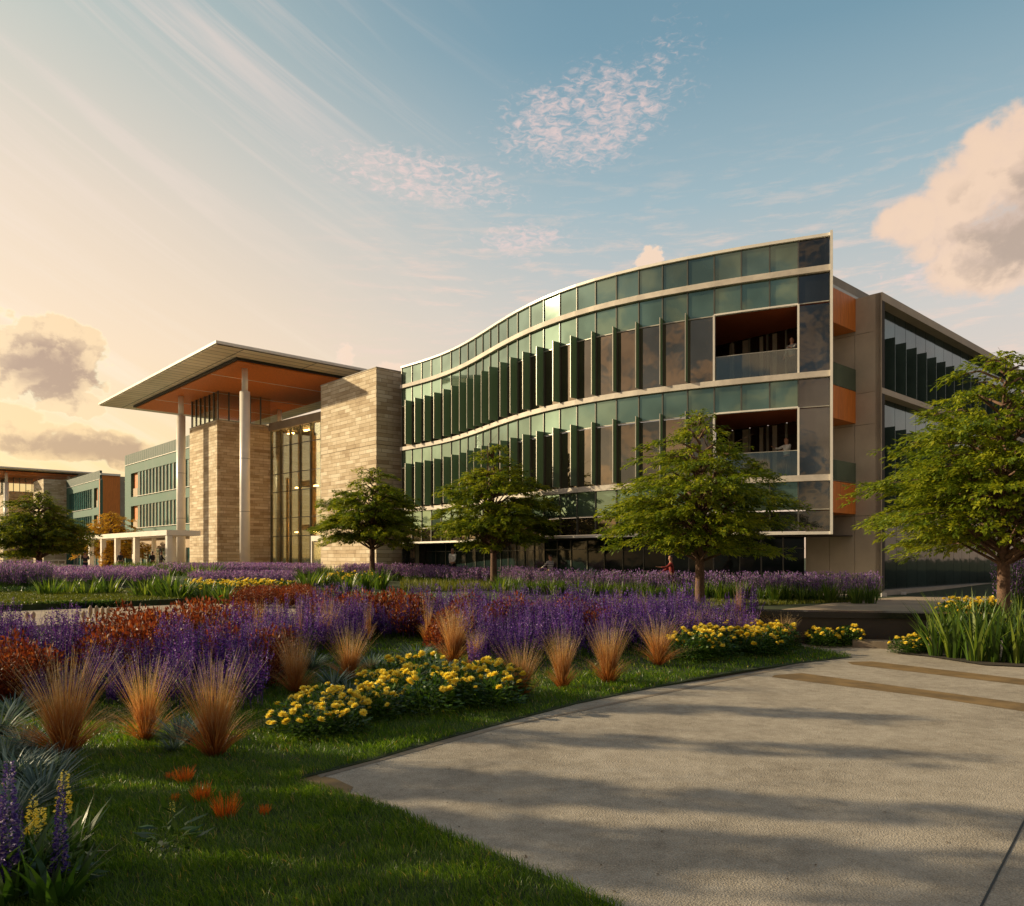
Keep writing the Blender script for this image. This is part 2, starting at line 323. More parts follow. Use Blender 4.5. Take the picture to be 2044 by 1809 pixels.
# ------------------------------------------------------------------ object helpers
def tag(o, label=None, cat=None, group=None, kind=None):
    for k, v in (('label', label), ('category', cat), ('group', group), ('kind', kind)):
        if v: o[k] = v
    return o
def empty(name, loc, label=None, cat=None, group=None, rz=0):
    o = bpy.data.objects.new(name, None); COL.objects.link(o); o.location = loc; o.rotation_euler.z = rz
    o.empty_display_size = .3
    return tag(o, label, cat, group)
def wloc(parent):
    v = Vector((0, 0, 0))
    while parent: v = v + parent.location; parent = parent.parent
    return v
class MB:
    def __init__(s): s.v = []; s.f = []; s.mi = []
    def poly(s, pts, mi=0):
        b = len(s.v); s.v += [tuple(map(float, p)) for p in pts]; s.f.append(tuple(range(b, b + len(pts)))); s.mi.append(mi)
    def prism(s, plan, z0, z1, mi=0):       # plan counter-clockwise
        a = sum(plan[i][0] * plan[(i + 1) % len(plan)][1] - plan[(i + 1) % len(plan)][0] * plan[i][1] for i in range(len(plan)))
        if a < 0: plan = plan[::-1]
        b = len(s.v); n = len(plan)
        s.v += [(float(p[0]), float(p[1]), float(z0)) for p in plan] + [(float(p[0]), float(p[1]), float(z1)) for p in plan]
        s.f.append(tuple(b + n - 1 - i for i in range(n))); s.f.append(tuple(b + n + i for i in range(n))); s.mi += [mi, mi]
        for i in range(n):
            j = (i + 1) % n; s.f.append((b + i, b + j, b + n + j, b + n + i)); s.mi.append(mi)
        return s
    def slab(s, p0, p1, z0, z1, a, b, mi=0):   # wall p0 (left) -> p1 (right); a..b measured outwards
        p0 = np.array(p0[:2], float); p1 = np.array(p1[:2], float); d = p1 - p0; d /= max(1e-9, np.linalg.norm(d)); n = np.array([d[1], -d[0]])
        return s.prism([p0 + n * a, p1 + n * a, p1 + n * b, p0 + n * b], z0, z1, mi)
    def strip(s, pts, z0, z1, a, b, mi=0):     # continuous band along a polyline, mitred
        pts = [np.array(p, float) for p in pts]; n = len(pts); nm = []
        for i in range(n):
            d = pts[min(i + 1, n - 1)] - pts[max(i - 1, 0)]; d /= np.linalg.norm(d); nm.append(np.array([d[1], -d[0]]))
        base = len(s.v)
        for p, q in zip(pts, nm):
            for off, z in ((a, z0), (b, z0), (b, z1), (a, z1)): s.v.append((*(p + q * off), z))
        for i in range(n - 1):
            for k in range(4):
                s.f.append((base + 4 * i + k, base + 4 * i + 4 + k, base + 4 * i + 4 + (k + 1) % 4, base + 4 * i + (k + 1) % 4)); s.mi.append(mi)
        s.f.append((base + 3, base + 2, base + 1, base)); e = base + 4 * (n - 1); s.f.append((e, e + 1, e + 2, e + 3)); s.mi += [mi, mi]
        return s
    def tube(s, p, q, r0, r1, n=10, mi=0, caps=True):
        p = Vector(p); q = Vector(q); d = (q - p).normalized(); x = d.orthogonal().normalized(); y = d.cross(x); b = len(s.v)
        for c, r in ((p, r0), (q, r1)):
            for i in range(n):
                a = 2 * math.pi * i / n; s.v.append(tuple(c + (x * math.cos(a) + y * math.sin(a)) * r))
        for i in range(n): s.f.append((b + i, b + (i + 1) % n, b + n + (i + 1) % n, b + n + i)); s.mi.append(mi)
        if caps: s.f.append(tuple(b + n - 1 - i for i in range(n))); s.f.append(tuple(b + n + i for i in range(n))); s.mi += [mi, mi]
        return s
    def build(s, name, mats, parent=None, smooth=False, loc=None):
        if not isinstance(mats, (list, tuple)): mats = [mats]
        off = wloc(parent) if parent else Vector(loc or (0, 0, 0))
        me = bpy.data.meshes.new(name)
        me.from_pydata([(v[0] - off.x, v[1] - off.y, v[2] - off.z) for v in s.v], [], s.f)
        for m_ in mats: me.materials.append(M[m_])
        me.polygons.foreach_set('material_index', s.mi)
        if smooth: me.polygons.foreach_set('use_smooth', [True] * len(s.f))
        me.update(); o = bpy.data.objects.new(name, me); COL.objects.link(o)
        if parent: o.parent = parent
        else: o.location = off
        return o
def amesh(name, parts, mats, smooth=False):
    """parts: list of (V[N,3], F[M,k], t[N], r[N], matindex); faces all with k sides inside a part"""
    vs, ts, rs, loops, starts, tot, mi = [], [], [], [], [], [], []; b = 0; lc = 0
    for V, F, t_, r_, k in parts:
        vs.append(V); ts.append(t_); rs.append(r_); loops.append((F + b).ravel()); m_, kk = F.shape
        starts.append(lc + np.arange(m_) * kk); tot.append(np.full(m_, kk)); mi.append(np.full(m_, k)); lc += m_ * kk; b += len(V)
    V = np.concatenate(vs).astype(np.float32); L_ = np.concatenate(loops).astype(np.int32)
    me = bpy.data.meshes.new(name); me.vertices.add(len(V)); me.vertices.foreach_set('co', V.ravel())
    me.loops.add(len(L_)); me.loops.foreach_set('vertex_index', L_)
    st = np.concatenate(starts).astype(np.int32); me.polygons.add(len(st)); me.polygons.foreach_set('loop_start', st)
    me.polygons.foreach_set('loop_total', np.concatenate(tot).astype(np.int32))
    me.polygons.foreach_set('material_index', np.concatenate(mi).astype(np.int32))
    for nme, arr in (('t', ts), ('r', rs)):
        at = me.attributes.new(nme, 'FLOAT', 'POINT'); at.data.foreach_set('value', np.concatenate(arr).astype(np.float32))
    for m_ in mats: me.materials.append(M[m_])
    if smooth: me.polygons.foreach_set('use_smooth', np.ones(len(st), bool))
    me.update(calc_edges=True); me.validate(); return me
def obj(name, me, parent=None, loc=(0, 0, 0), rz=0, s=1.):
    o = bpy.data.objects.new(name, me); COL.objects.link(o); o.location = loc; o.rotation_euler.z = rz
    o.scale = (s, s, s) if not isinstance(s, tuple) else s
    if parent: o.parent = parent
    return o
def blades(rng, base, h, wd, ang, lean, segs=3, pw=1.8, k=0, droop=0., r=None, roll=.6, tip=0.):
    """curved tapering blades; lean = horizontal reach"""
    N = len(base); s_ = np.linspace(0, 1, segs + 1); dirv = np.c_[np.cos(ang), np.sin(ang), np.zeros(N)]
    side = ang + np.pi / 2 + rng.uniform(-roll, roll, N); sd = np.c_[np.cos(side), np.sin(side), np.zeros(N)]
    V = np.zeros((N, 2 * (segs + 1), 3)); t_ = np.zeros((N, 2 * (segs + 1)))
    for i, q in enumerate(s_):
        c = base + dirv * (lean * q ** pw)[:, None]; c = c + np.c_[np.zeros(N), np.zeros(N), h * q - droop * h * q ** 3]
        ww = wd * (max(tip, (1 - q) ** .7)) * (.75 + .5 * math.sin(math.pi * min(1, q * 1.3)) if q < .77 else .75)
        V[:, 2 * i] = c - sd * ww[:, None] / 2; V[:, 2 * i + 1] = c + sd * ww[:, None] / 2; t_[:, 2 * i:2 * i + 2] = q
    f = []
    for i in range(segs): f.append([2 * i, 2 * i + 1, 2 * i + 3, 2 * i + 2])
    F = (np.array(f)[None] + (np.arange(N) * 2 * (segs + 1))[:, None, None]).reshape(-1, 4)
    r = rng.random(N) if r is None else r
    return V.reshape(-1, 3), F, t_.ravel(), np.repeat(r, 2 * (segs + 1)), k
def cards(rng, c, axis, nrm, ln, wd, k=0, r=None, fold=.15):
    """folded leaf: two triangles-ish quad of 4 verts"""
    N = len(c); axis = axis / np.maximum(1e-6, np.linalg.norm(axis, axis=1))[:, None]
    sd = np.cross(axis, nrm); sd /= np.maximum(1e-6, np.linalg.norm(sd, axis=1))[:, None]; up = np.cross(sd, axis)
    ln = np.broadcast_to(ln, N)[:, None]; wd = np.broadcast_to(wd, N)[:, None]
    V = np.stack([c, c + axis * ln * .45 + sd * wd / 2 + up * wd * fold, c + axis * ln, c + axis * ln * .45 - sd * wd / 2 + up * wd * fold], 1)
    F = np.arange(4 * N).reshape(N, 4); r = rng.random(N) if r is None else r
    return V.reshape(-1, 3), F, np.tile([0, .5, 1, .5], N), np.repeat(r, 4), k
def unit(rng, N, flat=1.):
    v = rng.normal(size=(N, 3)); v[:, 2] *= flat; return v / np.linalg.norm(v, axis=1)[:, None]
def X(px, d): return (px - CX) / FPX * d
def Gp(px, py, z=-.4):
    d = (EYE - z) * FPX / (py - HY); return np.array([X(px, d), d])
Ld = np.array([-.6743, .7385]); Qd = np.array([.7385, .6743])

# ------------------------------------------------------------------ terrain
YE = 18.2
def tz(x, y):                      # upper terrace, easing up towards the far buildings
    s_ = min(1, max(0, (y - 30) / 22)); return .4 * s_ * s_ * (3 - 2 * s_)
def gz(x, y):                      # lower garden with a slight mound under the bed
    if y >= YE: return tz(x, y)
    a = min(1, max(0, (y - 12) / 4.5)); b = min(1, max(0, (5.2 - x) / 2.5)); b2 = min(1, max(0, (YE + .5 - y) / .5)); return -.4 + .26 * a * b * b2
mb = MB()
mb.poly([(-900, -60, -.50), (900, -60, -.50), (900, 2500, -.50), (-900, 2500, -.50)])
tag(mb.build('ground', 'soil'), kind='structure')
xs = list(np.linspace(-400, -60, 8)) + list(np.linspace(-50, 60, 45)) + list(np.linspace(80, 400, 6)); ys = [YE] + list(np.linspace(20, 60, 21)) + [80, 120, 200, 400, 900]
mb = MB()
for i in range(len(xs) - 1):
    for j in range(len(ys) - 1):
        mb.poly([(xs[i], ys[j], tz(0, ys[j])), (xs[i + 1], ys[j], tz(0, ys[j])), (xs[i + 1], ys[j + 1], tz(0, ys[j + 1])), (xs[i], ys[j + 1], tz(0, ys[j + 1]))])
mb.poly([(-400, YE, -.5), (400, YE, -.5), (400, YE, 0), (-400, YE, 0)])
tag(mb.build('terrace_ground', 'turf'), kind='structure')
mb = MB(); mb.poly([(-8, -12, -.425), (45, -12, -.425), (45, YE - .01, -.425), (-8, YE - .01, -.425)])
tag(mb.build('pavement', 'paving'), kind='structure')
# lawn outline from the photograph's kerb line
edge_px = [(1240, 1809), (1150, 1768), (1000, 1708), (900, 1664), (800, 1618), (700, 1588), (583, 1555), (640, 1540), (750, 1512), (860, 1480), (1000, 1441), (1150, 1402), (1300, 1371), (1450, 1347), (1600, 1321), (1700, 1310), (1640, 1297), (1567, 1283)]
edge = [Gp(a, b) for a, b in edge_px]
lawn_poly = [np.array([-30, -4.]), np.array([1.6, -4.]), np.array([1.15, 2.5])] + edge + [np.array([6.15, YE - .03]), np.array([-30, YE - .03])]
def inside(x, y, poly):
    c = False; n = len(poly)
    for i in range(n):
        a = poly[i]; b = poly[i - 1]
        if (a[1] > y) != (b[1] > y) and x < (b[0] - a[0]) * (y - a[1]) / (b[1] - a[1]) + a[0]: c = not c
    return c
def inside_v(P, poly):
    c = np.zeros(len(P), bool); n = len(poly); x, y = P[:, 0], P[:, 1]
    for i in range(n):
        a = poly[i]; b = poly[i - 1]
        if a[1] == b[1]: continue
        cond = ((a[1] > y) != (b[1] > y)) & (x < (b[0] - a[0]) * (y - a[1]) / (b[1] - a[1]) + a[0]); c ^= cond
    return c
import bmesh
def fill_poly(name, poly, z, mat, zfun=None, thick=.03, cuts=0):
    bm = bmesh.new(); vs = [bm.verts.new((float(p[0]), float(p[1]), z)) for p in poly]; f = bm.faces.new(vs)
    if f.normal.z < 0: f.normal_flip()
    if cuts:
        for k in range(cuts):
            y = 8 + (YE - 8) * k / cuts
            bmesh.ops.bisect_plane(bm, geom=bm.verts[:] + bm.edges[:] + bm.faces[:], plane_co=(0, y, 0), plane_no=(0, 1, 0))
        for x in np.linspace(1, 6, 8):
            bmesh.ops.bisect_plane(bm, geom=bm.verts[:] + bm.edges[:] + bm.faces[:], plane_co=(x, 0, 0), plane_no=(1, 0, 0))
    r_ = bmesh.ops.extrude_face_region(bm, geom=bm.faces[:]); 
    for v in r_['geom']:
        if isinstance(v, bmesh.types.BMVert): v.co.z += thick
    if zfun:
        for v in bm.verts: v.co.z += zfun(v.co.x, v.co.y)
    bmesh.ops.recalc_face_normals(bm, faces=bm.faces[:])
    me = bpy.data.meshes.new(name); bm.to_mesh(me); bm.free(); me.materials.append(M[mat]); o = bpy.data.objects.new(name, me); COL.objects.link(o); return o
lawn = fill_poly('lawn', lawn_poly, -.44, 'turf', lambda x, y: gz(x, min(y, YE - .1)) + .4, .028, 12)
tag(lawn, kind='structure')
def flat(name, pts, z, mat, kind='structure'):
    mb = MB(); mb.poly([(p[0], p[1], z) for p in pts]); o = mb.build(name, mat); tag(o, kind=kind); return o
# brown bands laid in the pavement, the edging beside the lawn tip, the joint
flat('paving_band', [Gp(1690, 1319), Gp(1740, 1318), Gp(2120, 1362), Gp(2120, 1362) + (Gp(2120, 1362) - Gp(1740, 1318)) * 4, Gp(2120, 1374) + (Gp(2120, 1362) - Gp(1740, 1318)) * 4, Gp(2120, 1374), Gp(1700, 1324)], -.421, 'brownpave')
flat('paving_band', [Gp(1545, 1345), Gp(1600, 1341), Gp(2120, 1411), Gp(2120, 1411) + (Gp(2120, 1411) - Gp(1600, 1341)) * 3, Gp(2120, 1428) + (Gp(2120, 1411) - Gp(1600, 1341)) * 3, Gp(2120, 1428), Gp(1830, 1385), Gp(1540, 1349)], -.421, 'brownpave')
flat('edging', [Gp(575, 1556), Gp(620, 1541), Gp(668, 1549), Gp(705, 1566), Gp(697, 1578), Gp(745, 1588), Gp(735, 1600), Gp(800, 1612), Gp(830, 1632), Gp(900, 1662), Gp(1010, 1706), Gp(990, 1712), Gp(890, 1670), Gp(780, 1622), Gp(690, 1592)], -.421, 'brownpave')
flat('edging', [Gp(860, 1476), Gp(1600, 1320), Gp(1604, 1324), Gp(1000, 1449), Gp(640, 1547), Gp(630, 1540)], -.4205, 'kerb')
a, b = Gp(2052, 1620), Gp(1953, 1815); a, b = a + (a - b) * 6, b + (b - a) * 3; mb = MB(); mb.slab(a, b, -.4245, -.4205, 0, .012); tag(mb.build('paving_joint', 'black'), kind='structure')
# pale paths on the terrace
flat('plaza', [(-20, YE + .02), (-5.2, YE + .02)] + [Gp(640, 1208, 0), Gp(470, 1203, 0), Gp(250, 1212, 0), Gp(0, 1222, 0), (-20, 22)], .006, 'path')
flat('path', [Gp(1590, 1213, 0), Gp(1700, 1199, 0), Gp(1905, 1184, 0), Gp(2100, 1176, 0), (30, 30), (30, YE + .3), (5.9, YE + .3), (6, 21)], .006, 'path')
for pa, pb_ in ((Gp(120, 1262, 0), Gp(330, 1214, 0)), (Gp(330, 1262, 0), Gp(470, 1210, 0)), (Gp(0, 1238, 0), Gp(560, 1226, 0))):
    mb = MB(); mb.slab(pa, pb_, .0065, .0085, 0, .02); tag(mb.build('paving_joint', 'kerb'), kind='structure')
flat('bounce_paving', [(-14, 48.5), (-9.6, 53.), (-22., 67.), (-27.2, 70.2), (-34, 82), (-52, 100), (-66, 86), (-34, 56)], .412, 'path')  # unseen pale paving added to bounce sunlight up onto the canopy soffit
flat('plaza_inlay', [Gp(150, 1246, 0), Gp(300, 1225, 0), Gp(420, 1238, 0), Gp(350, 1246, 0)], .010, 'kerb')
mb = MB(); mb.poly([(*Gp(585, 1168, .2), .26), (*Gp(700, 1168, .2), .26), (*Gp(690, 1157, .3), .38), (*Gp(560, 1157, .3), .38)]); tag(mb.build('path', 'path'), kind='structure')
# low raised lawn left and its kerb
lp = [Gp(-90, 1222, 0), Gp(0, 1220, 0), Gp(235, 1211, 0), Gp(480, 1200, 0), Gp(640, 1200, 0), Gp(660, 1183, 0), Gp(-100, 1183, 0)]
fill_poly('raised_lawn', lp, 0, 'turf', None, .17)['kind'] = 'structure'
# terrace retaining faces
mb = MB(); mb.slab((-12, YE), (-4.5, YE), -.45, .03, 0, .35); tag(mb.build('retaining_wall', 'path'), 'low pale stone retaining wall at the front edge of the plaza', 'wall')
wl, wr = Gp(1440, 1279), Gp(1905, 1290); wall = empty('retaining_wall', (*((wl + wr) / 2), -.43), 'long dark stone retaining wall with black cap behind the yellow flowers', 'wall')
mb = MB(); mb.slab(wl, wr + (wr - wl), -.44, .20, -.5, 0); mb.build('wall_body', 'darkwall', wall)
mb = MB(); mb.slab(wl + [-.3, 0], wr + (wr - wl) + [.3, 0], .20, .335, -.6, .05); mb.build('wall_cap', 'blackwater', wall)
mb = MB(); mb.slab(Gp(1700, 1288), Gp(1905, 1296), -.44, -.27, -.2, .25); mb.build('footing_ledge', 'kerb', wall)

# ------------------------------------------------------------------ curved glass office building with side wing
q = [(-7.56, 52.98), (-6.75, 52.15), (-6.0, 51.37), (-5.27, 50.56), (-4.53, 49.65), (-3.82, 48.66), (-3.2, 47.69), (-2.65, 46.73), (-2.13, 45.76), (-1.67, 44.84), (-1.2, 43.89), (-0.73, 42.93), (-0.2, 41.91), (0.34, 40.92), (0.98, 39.86), (1.64, 38.89), (2.39, 37.93), (3.16, 37.07), (3.97, 36.29), (4.85, 35.55), (5.77, 34.87), (6.72, 34.25), (7.7, 33.67), (8.72, 33.12), (9.73, 32.61), (10.77, 32.13), (11.79, 31.67), (12.91, 31.19)]
q = [np.array(p) for p in q]; NB = len(q) - 1
C0 = np.array([15.33, 31.9])                     # near corner of the concrete wing
office = empty('office_building', (*q[14], 0), 'large curved office building with green glass fins, open corner balconies and a concrete side wing', 'building')
G2 = .008
for i in range(NB):
    a, b = q[i], q[i + 1]; dd = (b - a) / np.linalg.norm(b - a); a_, b_ = a + dd * .03, b - dd * .03
    last = i == NB - 1
    MB().slab(a_, b_, 13.47, 14.62, -.05, .02).build('parapet_panel', 'corner' if last else 'parapet', office)
    for z0, z1 in ((11.98, 13.2), (7.74, 8.93), (3.54, 4.72)):
        MB().slab(a_, b_, z0 + .03, z1, -.05, .02).build('spandrel_panel', 'corner' if last else 'spandrel', office)
    for z0, z1 in ((9.17, 11.98), (4.97, 7.74)):
        if 23 <= i <= 25: continue
        MB().slab(a_, b_, z0, z1 - .03, -.07, -.01).build('window', 'corner' if last else 'vision', office)
    MB().slab(a_, b_, 2.68, 3.51, -.07, -.01).build('low_window', 'vision' if i < 22 else 'corner', office)
for i in range(NB + 1):
    d0 = q[min(i + 1, NB)] - q[max(i - 1, 0)]; d0 /= np.linalg.norm(d0); n0 = np.array([d0[1], -d0[0]])
    segs = [(2.68, 14.62)] if i not in (24, 25) else [(2.68, 4.72), (7.74, 8.93), (11.98, 14.62)]
    mb = MB()
    for z0, z1 in segs: mb.slab(q[i] - d0 * .025, q[i] + d0 * .025, z0, z1, -.08, .07)
    mb.build('mullion', 'mull', office)
    if 1 <= i <= 22:
        for z0, z1 in ((9.24, 12.2), (5.04, 7.95)):
            wd = .60 if i < 12 else (.50 if i < 18 else .36)
            mb = MB(); mb.slab(q[i] + n0 * .08, q[i] + n0 * wd, z0, z1, -.014, .014)
            f = mb.build('glass_fin', 'fin', office)
            MB().slab(q[i] + n0 * (wd + .001), q[i] + n0 * (wd + .018), z0, z1, -.018, .018).build('fin_edge', 'mullight', f)
MB().strip(q, 14.62, 14.74, -.35, .14).build('roof_edge', 'white', office)
for z0, z1 in ((13.2, 13.44), (8.93, 9.17), (4.72, 4.97)):
    MB().strip(q, z0, z1, -.3, .20).build('floor_band', 'ledge', office)
MB().strip(q, 2.54, 2.66, -.3, .22).build('lower_ledge', 'white', office)
for z in (11.965, 7.725, 3.525):
    MB().strip(q[:24], z, z + .045, -.03, .05).build('transom', 'mullight', office)
# white frame at the free end
e = q[-1]; de = (q[-1] - q[-2]) / np.linalg.norm(q[-1] - q[-2])
MB().slab(e, e + de * .10, 2.54, 14.78, -.35, .26).build('end_frame', 'white', office)
for z in (12.0, 7.74, 3.55): MB().slab(q[-2], e, z, z + .04, 0, .04).build('transom', 'mullight', office)
# roof deck, parapet return
rear = [q[0] + Qd * 16, C0 + Qd * 16 + Ld * 6]
MB().prism([*q, C0 + Ld * 1.1, C0 + Ld * 1.1 + Qd * 14, q[0] + Qd * 14], 12.75, 13.1).build('roof_deck', 'concrete', office)
MB().slab(e + Qd * .12, e + Qd * 6, 12.62, 13.08, -.2, 0).build('roof_parapet', 'mullight', office)
# recessed ground floor
off = [p + Qd * 2.3 for p in q]
off[-1] = C0 + Ld * 3.35; off[-2] = C0 + Ld * 3.5 - Qd * .1
gq = [p + Qd * 2.0 for p in q[:-4]] + [C0 + Ld * 3.32]
for i in range(len(gq) - 1):
    a, b = gq[i], gq[i + 1]; dd = (b - a) / np.linalg.norm(b - a)
    n = 1 if i < len(gq) - 2 else 3
    for k in range(n):
        a2, b2 = a + (b - a) * k / n, a + (b - a) * (k + 1) / n
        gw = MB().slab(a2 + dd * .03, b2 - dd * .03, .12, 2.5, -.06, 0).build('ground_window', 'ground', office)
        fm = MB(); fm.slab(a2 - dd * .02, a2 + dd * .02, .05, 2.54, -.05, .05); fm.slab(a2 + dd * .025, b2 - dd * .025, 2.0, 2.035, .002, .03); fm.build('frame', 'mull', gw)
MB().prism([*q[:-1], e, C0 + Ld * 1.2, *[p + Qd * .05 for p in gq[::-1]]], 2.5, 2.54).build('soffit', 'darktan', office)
MB().prism([*q, C0 + Ld * .2, C0 + Qd * 10, q[0] + Qd * 13], -.3, .06).build('plinth', 'concrete', office)
# balconies
rearL = C0 + Ld * 8.0
for lv, (zf, zc, side0, side1, g0, g1) in enumerate(((9.17, 11.98, 11.2, 12.6, 8.66, 9.58), (4.97, 7.74, 7.3, 8.64, 4.78, 5.60))):
    plan = [*q[23:], C0 + Ld * 1.1, rearL]
    bal = MB().prism([p for p in plan], zf - .22, zf + .004).build('balcony_floor', 'concrete', office)
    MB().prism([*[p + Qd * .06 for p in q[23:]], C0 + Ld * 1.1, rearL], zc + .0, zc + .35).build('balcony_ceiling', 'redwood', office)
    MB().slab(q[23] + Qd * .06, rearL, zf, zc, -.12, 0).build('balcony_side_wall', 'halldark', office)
    # rear glazing
    P0, P1 = rearL, C0 + Ld * 3.32
    for k in range(5):
        a, b = P0 + (P1 - P0) * k / 5, P0 + (P1 - P0) * (k + 1) / 5; dd = -Ld
        gw = MB().slab(a + dd * .04, b - dd * .04, zf + .05, zc + .3, -.16, -.10).build('rear_window', 'vision', office)
        MB().slab(b - dd * .03, b + dd * .03, zf, zc - .01, -.16, -.02).build('frame', 'mullight', gw)
    if True:
        for k, (s_, w_) in enumerate(((.18, .22), (.33, .30), (.52, .16), (.66, .2))):
            a = P0 + (P1 - P0) * s_; MB().slab(a, a - Ld * w_, zf + .03, zc - .05, -.08, -.03).build('curtain', 'curtain', office)
    # white border of the opening
    fr = MB(); fr.slab(q[23] - de * .05, q[23] + de * .03, zf, zc + .03, -.1, .12); fr.slab(q[26] - de * .03, q[26] + de * .05, zf, zc + .03, -.1, .12)
    fr.strip(q[23:27], zc, zc + .07, -.1, .11); fr.build('opening_frame', 'white', office)
    rl = MB(); rl.strip([p + Qd * .02 for p in q[23:27]], zf + .03, zf + 1.04, -.03, -.012); rr = rl.build('glass_railing', 'rail', office)
    MB().strip([p + Qd * .02 for p in q[23:27]], zf + 1.04, zf + 1.065, -.035, -.005).build('rail_cap', 'mullight', rr)
    # side fascias on the short end
    A, B = e + Qd * .12, C0 + Ld * 1.08
    for k in range(3):
        a, b = A + (B - A) * k / 3, A + (B - A) * (k + 1) / 3
        MB().slab(a + Qd * .008, b - Qd * .008, side0, side1, -1.1, .02 - k * .002).build('timber_panel', 'orange', office)
    MB().slab(A, B, g0, g1, -.03, .02).build('side_glass_panel', 'spandrel', office)
A, B = e + Qd * .12, C0 + Ld * 1.08
for k in range(3):
    a, b = A + (B - A) * k / 3, A + (B - A) * (k + 1) / 3
    MB().slab(a + Qd * .008, b - Qd * .008, 3.44, 4.72, -1.1, .02 - k * .002).build('timber_panel', 'orange', office)
# concrete wing: left face panels
zz_ = [.06, .85, 3.36, 4.7, 7.2, 8.54, 11.06, 12.6]; tt = [0, 1.107, 2.2, 3.3]
wing_core = MB(); wing_core.slab(C0 + Ld * 3.29, C0 - Ld * .01, 0, 12.5, -.3, -.05); wing_core.build('wall_core', 'darktan', office)
for i in range(len(zz_) - 1):
    for k in range(3):
        MB().slab(C0 + Ld * (tt[k + 1] - .008), C0 + Ld * (tt[k] + .008), zz_[i] + .008, zz_[i + 1] - .008, -.06, 0).build('concrete_panel', 'tan', office)
WL = 27.; nbay = 22
MB().slab(C0 + Ld * .25, C0 + Ld * .25 + Qd * .01, 0.06, 12.6, -.0, .22).build('corner_trim', 'tan', office)
W0, W1 = C0 + Qd * .03, C0 + Qd * WL
cornice = MB(); cornice.slab(C0 + Qd * .02, W1, 12.28, 12.62, -.5, .02); cornice.build('cornice', 'tan', office)
MB().slab(C0 + Qd * .02, W1, 8.42, 8.66, -.5, .02).build('wing_band', 'tan', office)
MB().slab(C0 + Qd * .02, W1, 0, .22, -.5, .06).build('wing_plinth', 'concrete', office)
MB().slab(C0 + Qd * .02, C0 + Qd * .16, .22, 8.42, -.5, .0).build('jamb', 'tan', office)
MB().slab(C0 + Qd * .02, C0 + Qd * .16, 8.66, 12.28, -.5, .0).build('jamb', 'tan', office)
for k in range(nbay):
    a, b = C0 + Qd * (.18 + k * 1.2), C0 + Qd * (.18 + (k + 1) * 1.2 - .03)
    MB().slab(a, b, 8.66, 12.28, -.5, -.46).build('wing_window', 'teal', office)
    MB().slab(a, b, 3.7, 8.42, -.5, -.46).build('wing_window', 'teal', office)
    MB().slab(a, b, .22, 3.66, -.5, -.40).build('wing_low_window', 'ground', office)
    for z0, z1 in ((8.68, 11.0), (3.75, 7.2)):
        c_ = b
        MB().slab(c_ - Ld * -.45, c_ - Ld * .02, z0, z1, -.03, 0).build('wing_fin', 'tealfin', office)
MB().prism([C0 + Ld * 3.3 + Qd * .4, C0 + Qd * .5 + Ld * .5, W1 + Ld * .5, W1 + Ld * 8, C0 + Ld * 8 + Qd * 6], 12.3, 12.5).build('wing_roof', 'concrete', office)
MB().slab(W1, W1 + Ld * 12, 0, 12.6, -.3, 0).build('wing_end_wall', 'tan', office)
# link beside the stone tower
lk0, lk1 = np.array([-9.9, 56.9]), np.array([-6.7, 53.4])
MB().slab(lk0, lk1, .2, 12.9, -.3, 0).build('link_wall', 'tan', office)
for z0, z1 in ((9.4, 11.6), (5.2, 7.4), (1, 3.4)): MB().slab(lk0, lk1, z0, z1, .004, .05).build('link_window', 'vision', office)
MB().slab(q[0] + Qd * .02 , q[0] + Qd * 3, 0.1, 14.6, -.1, .0).build('end_wall', 'corner', office)

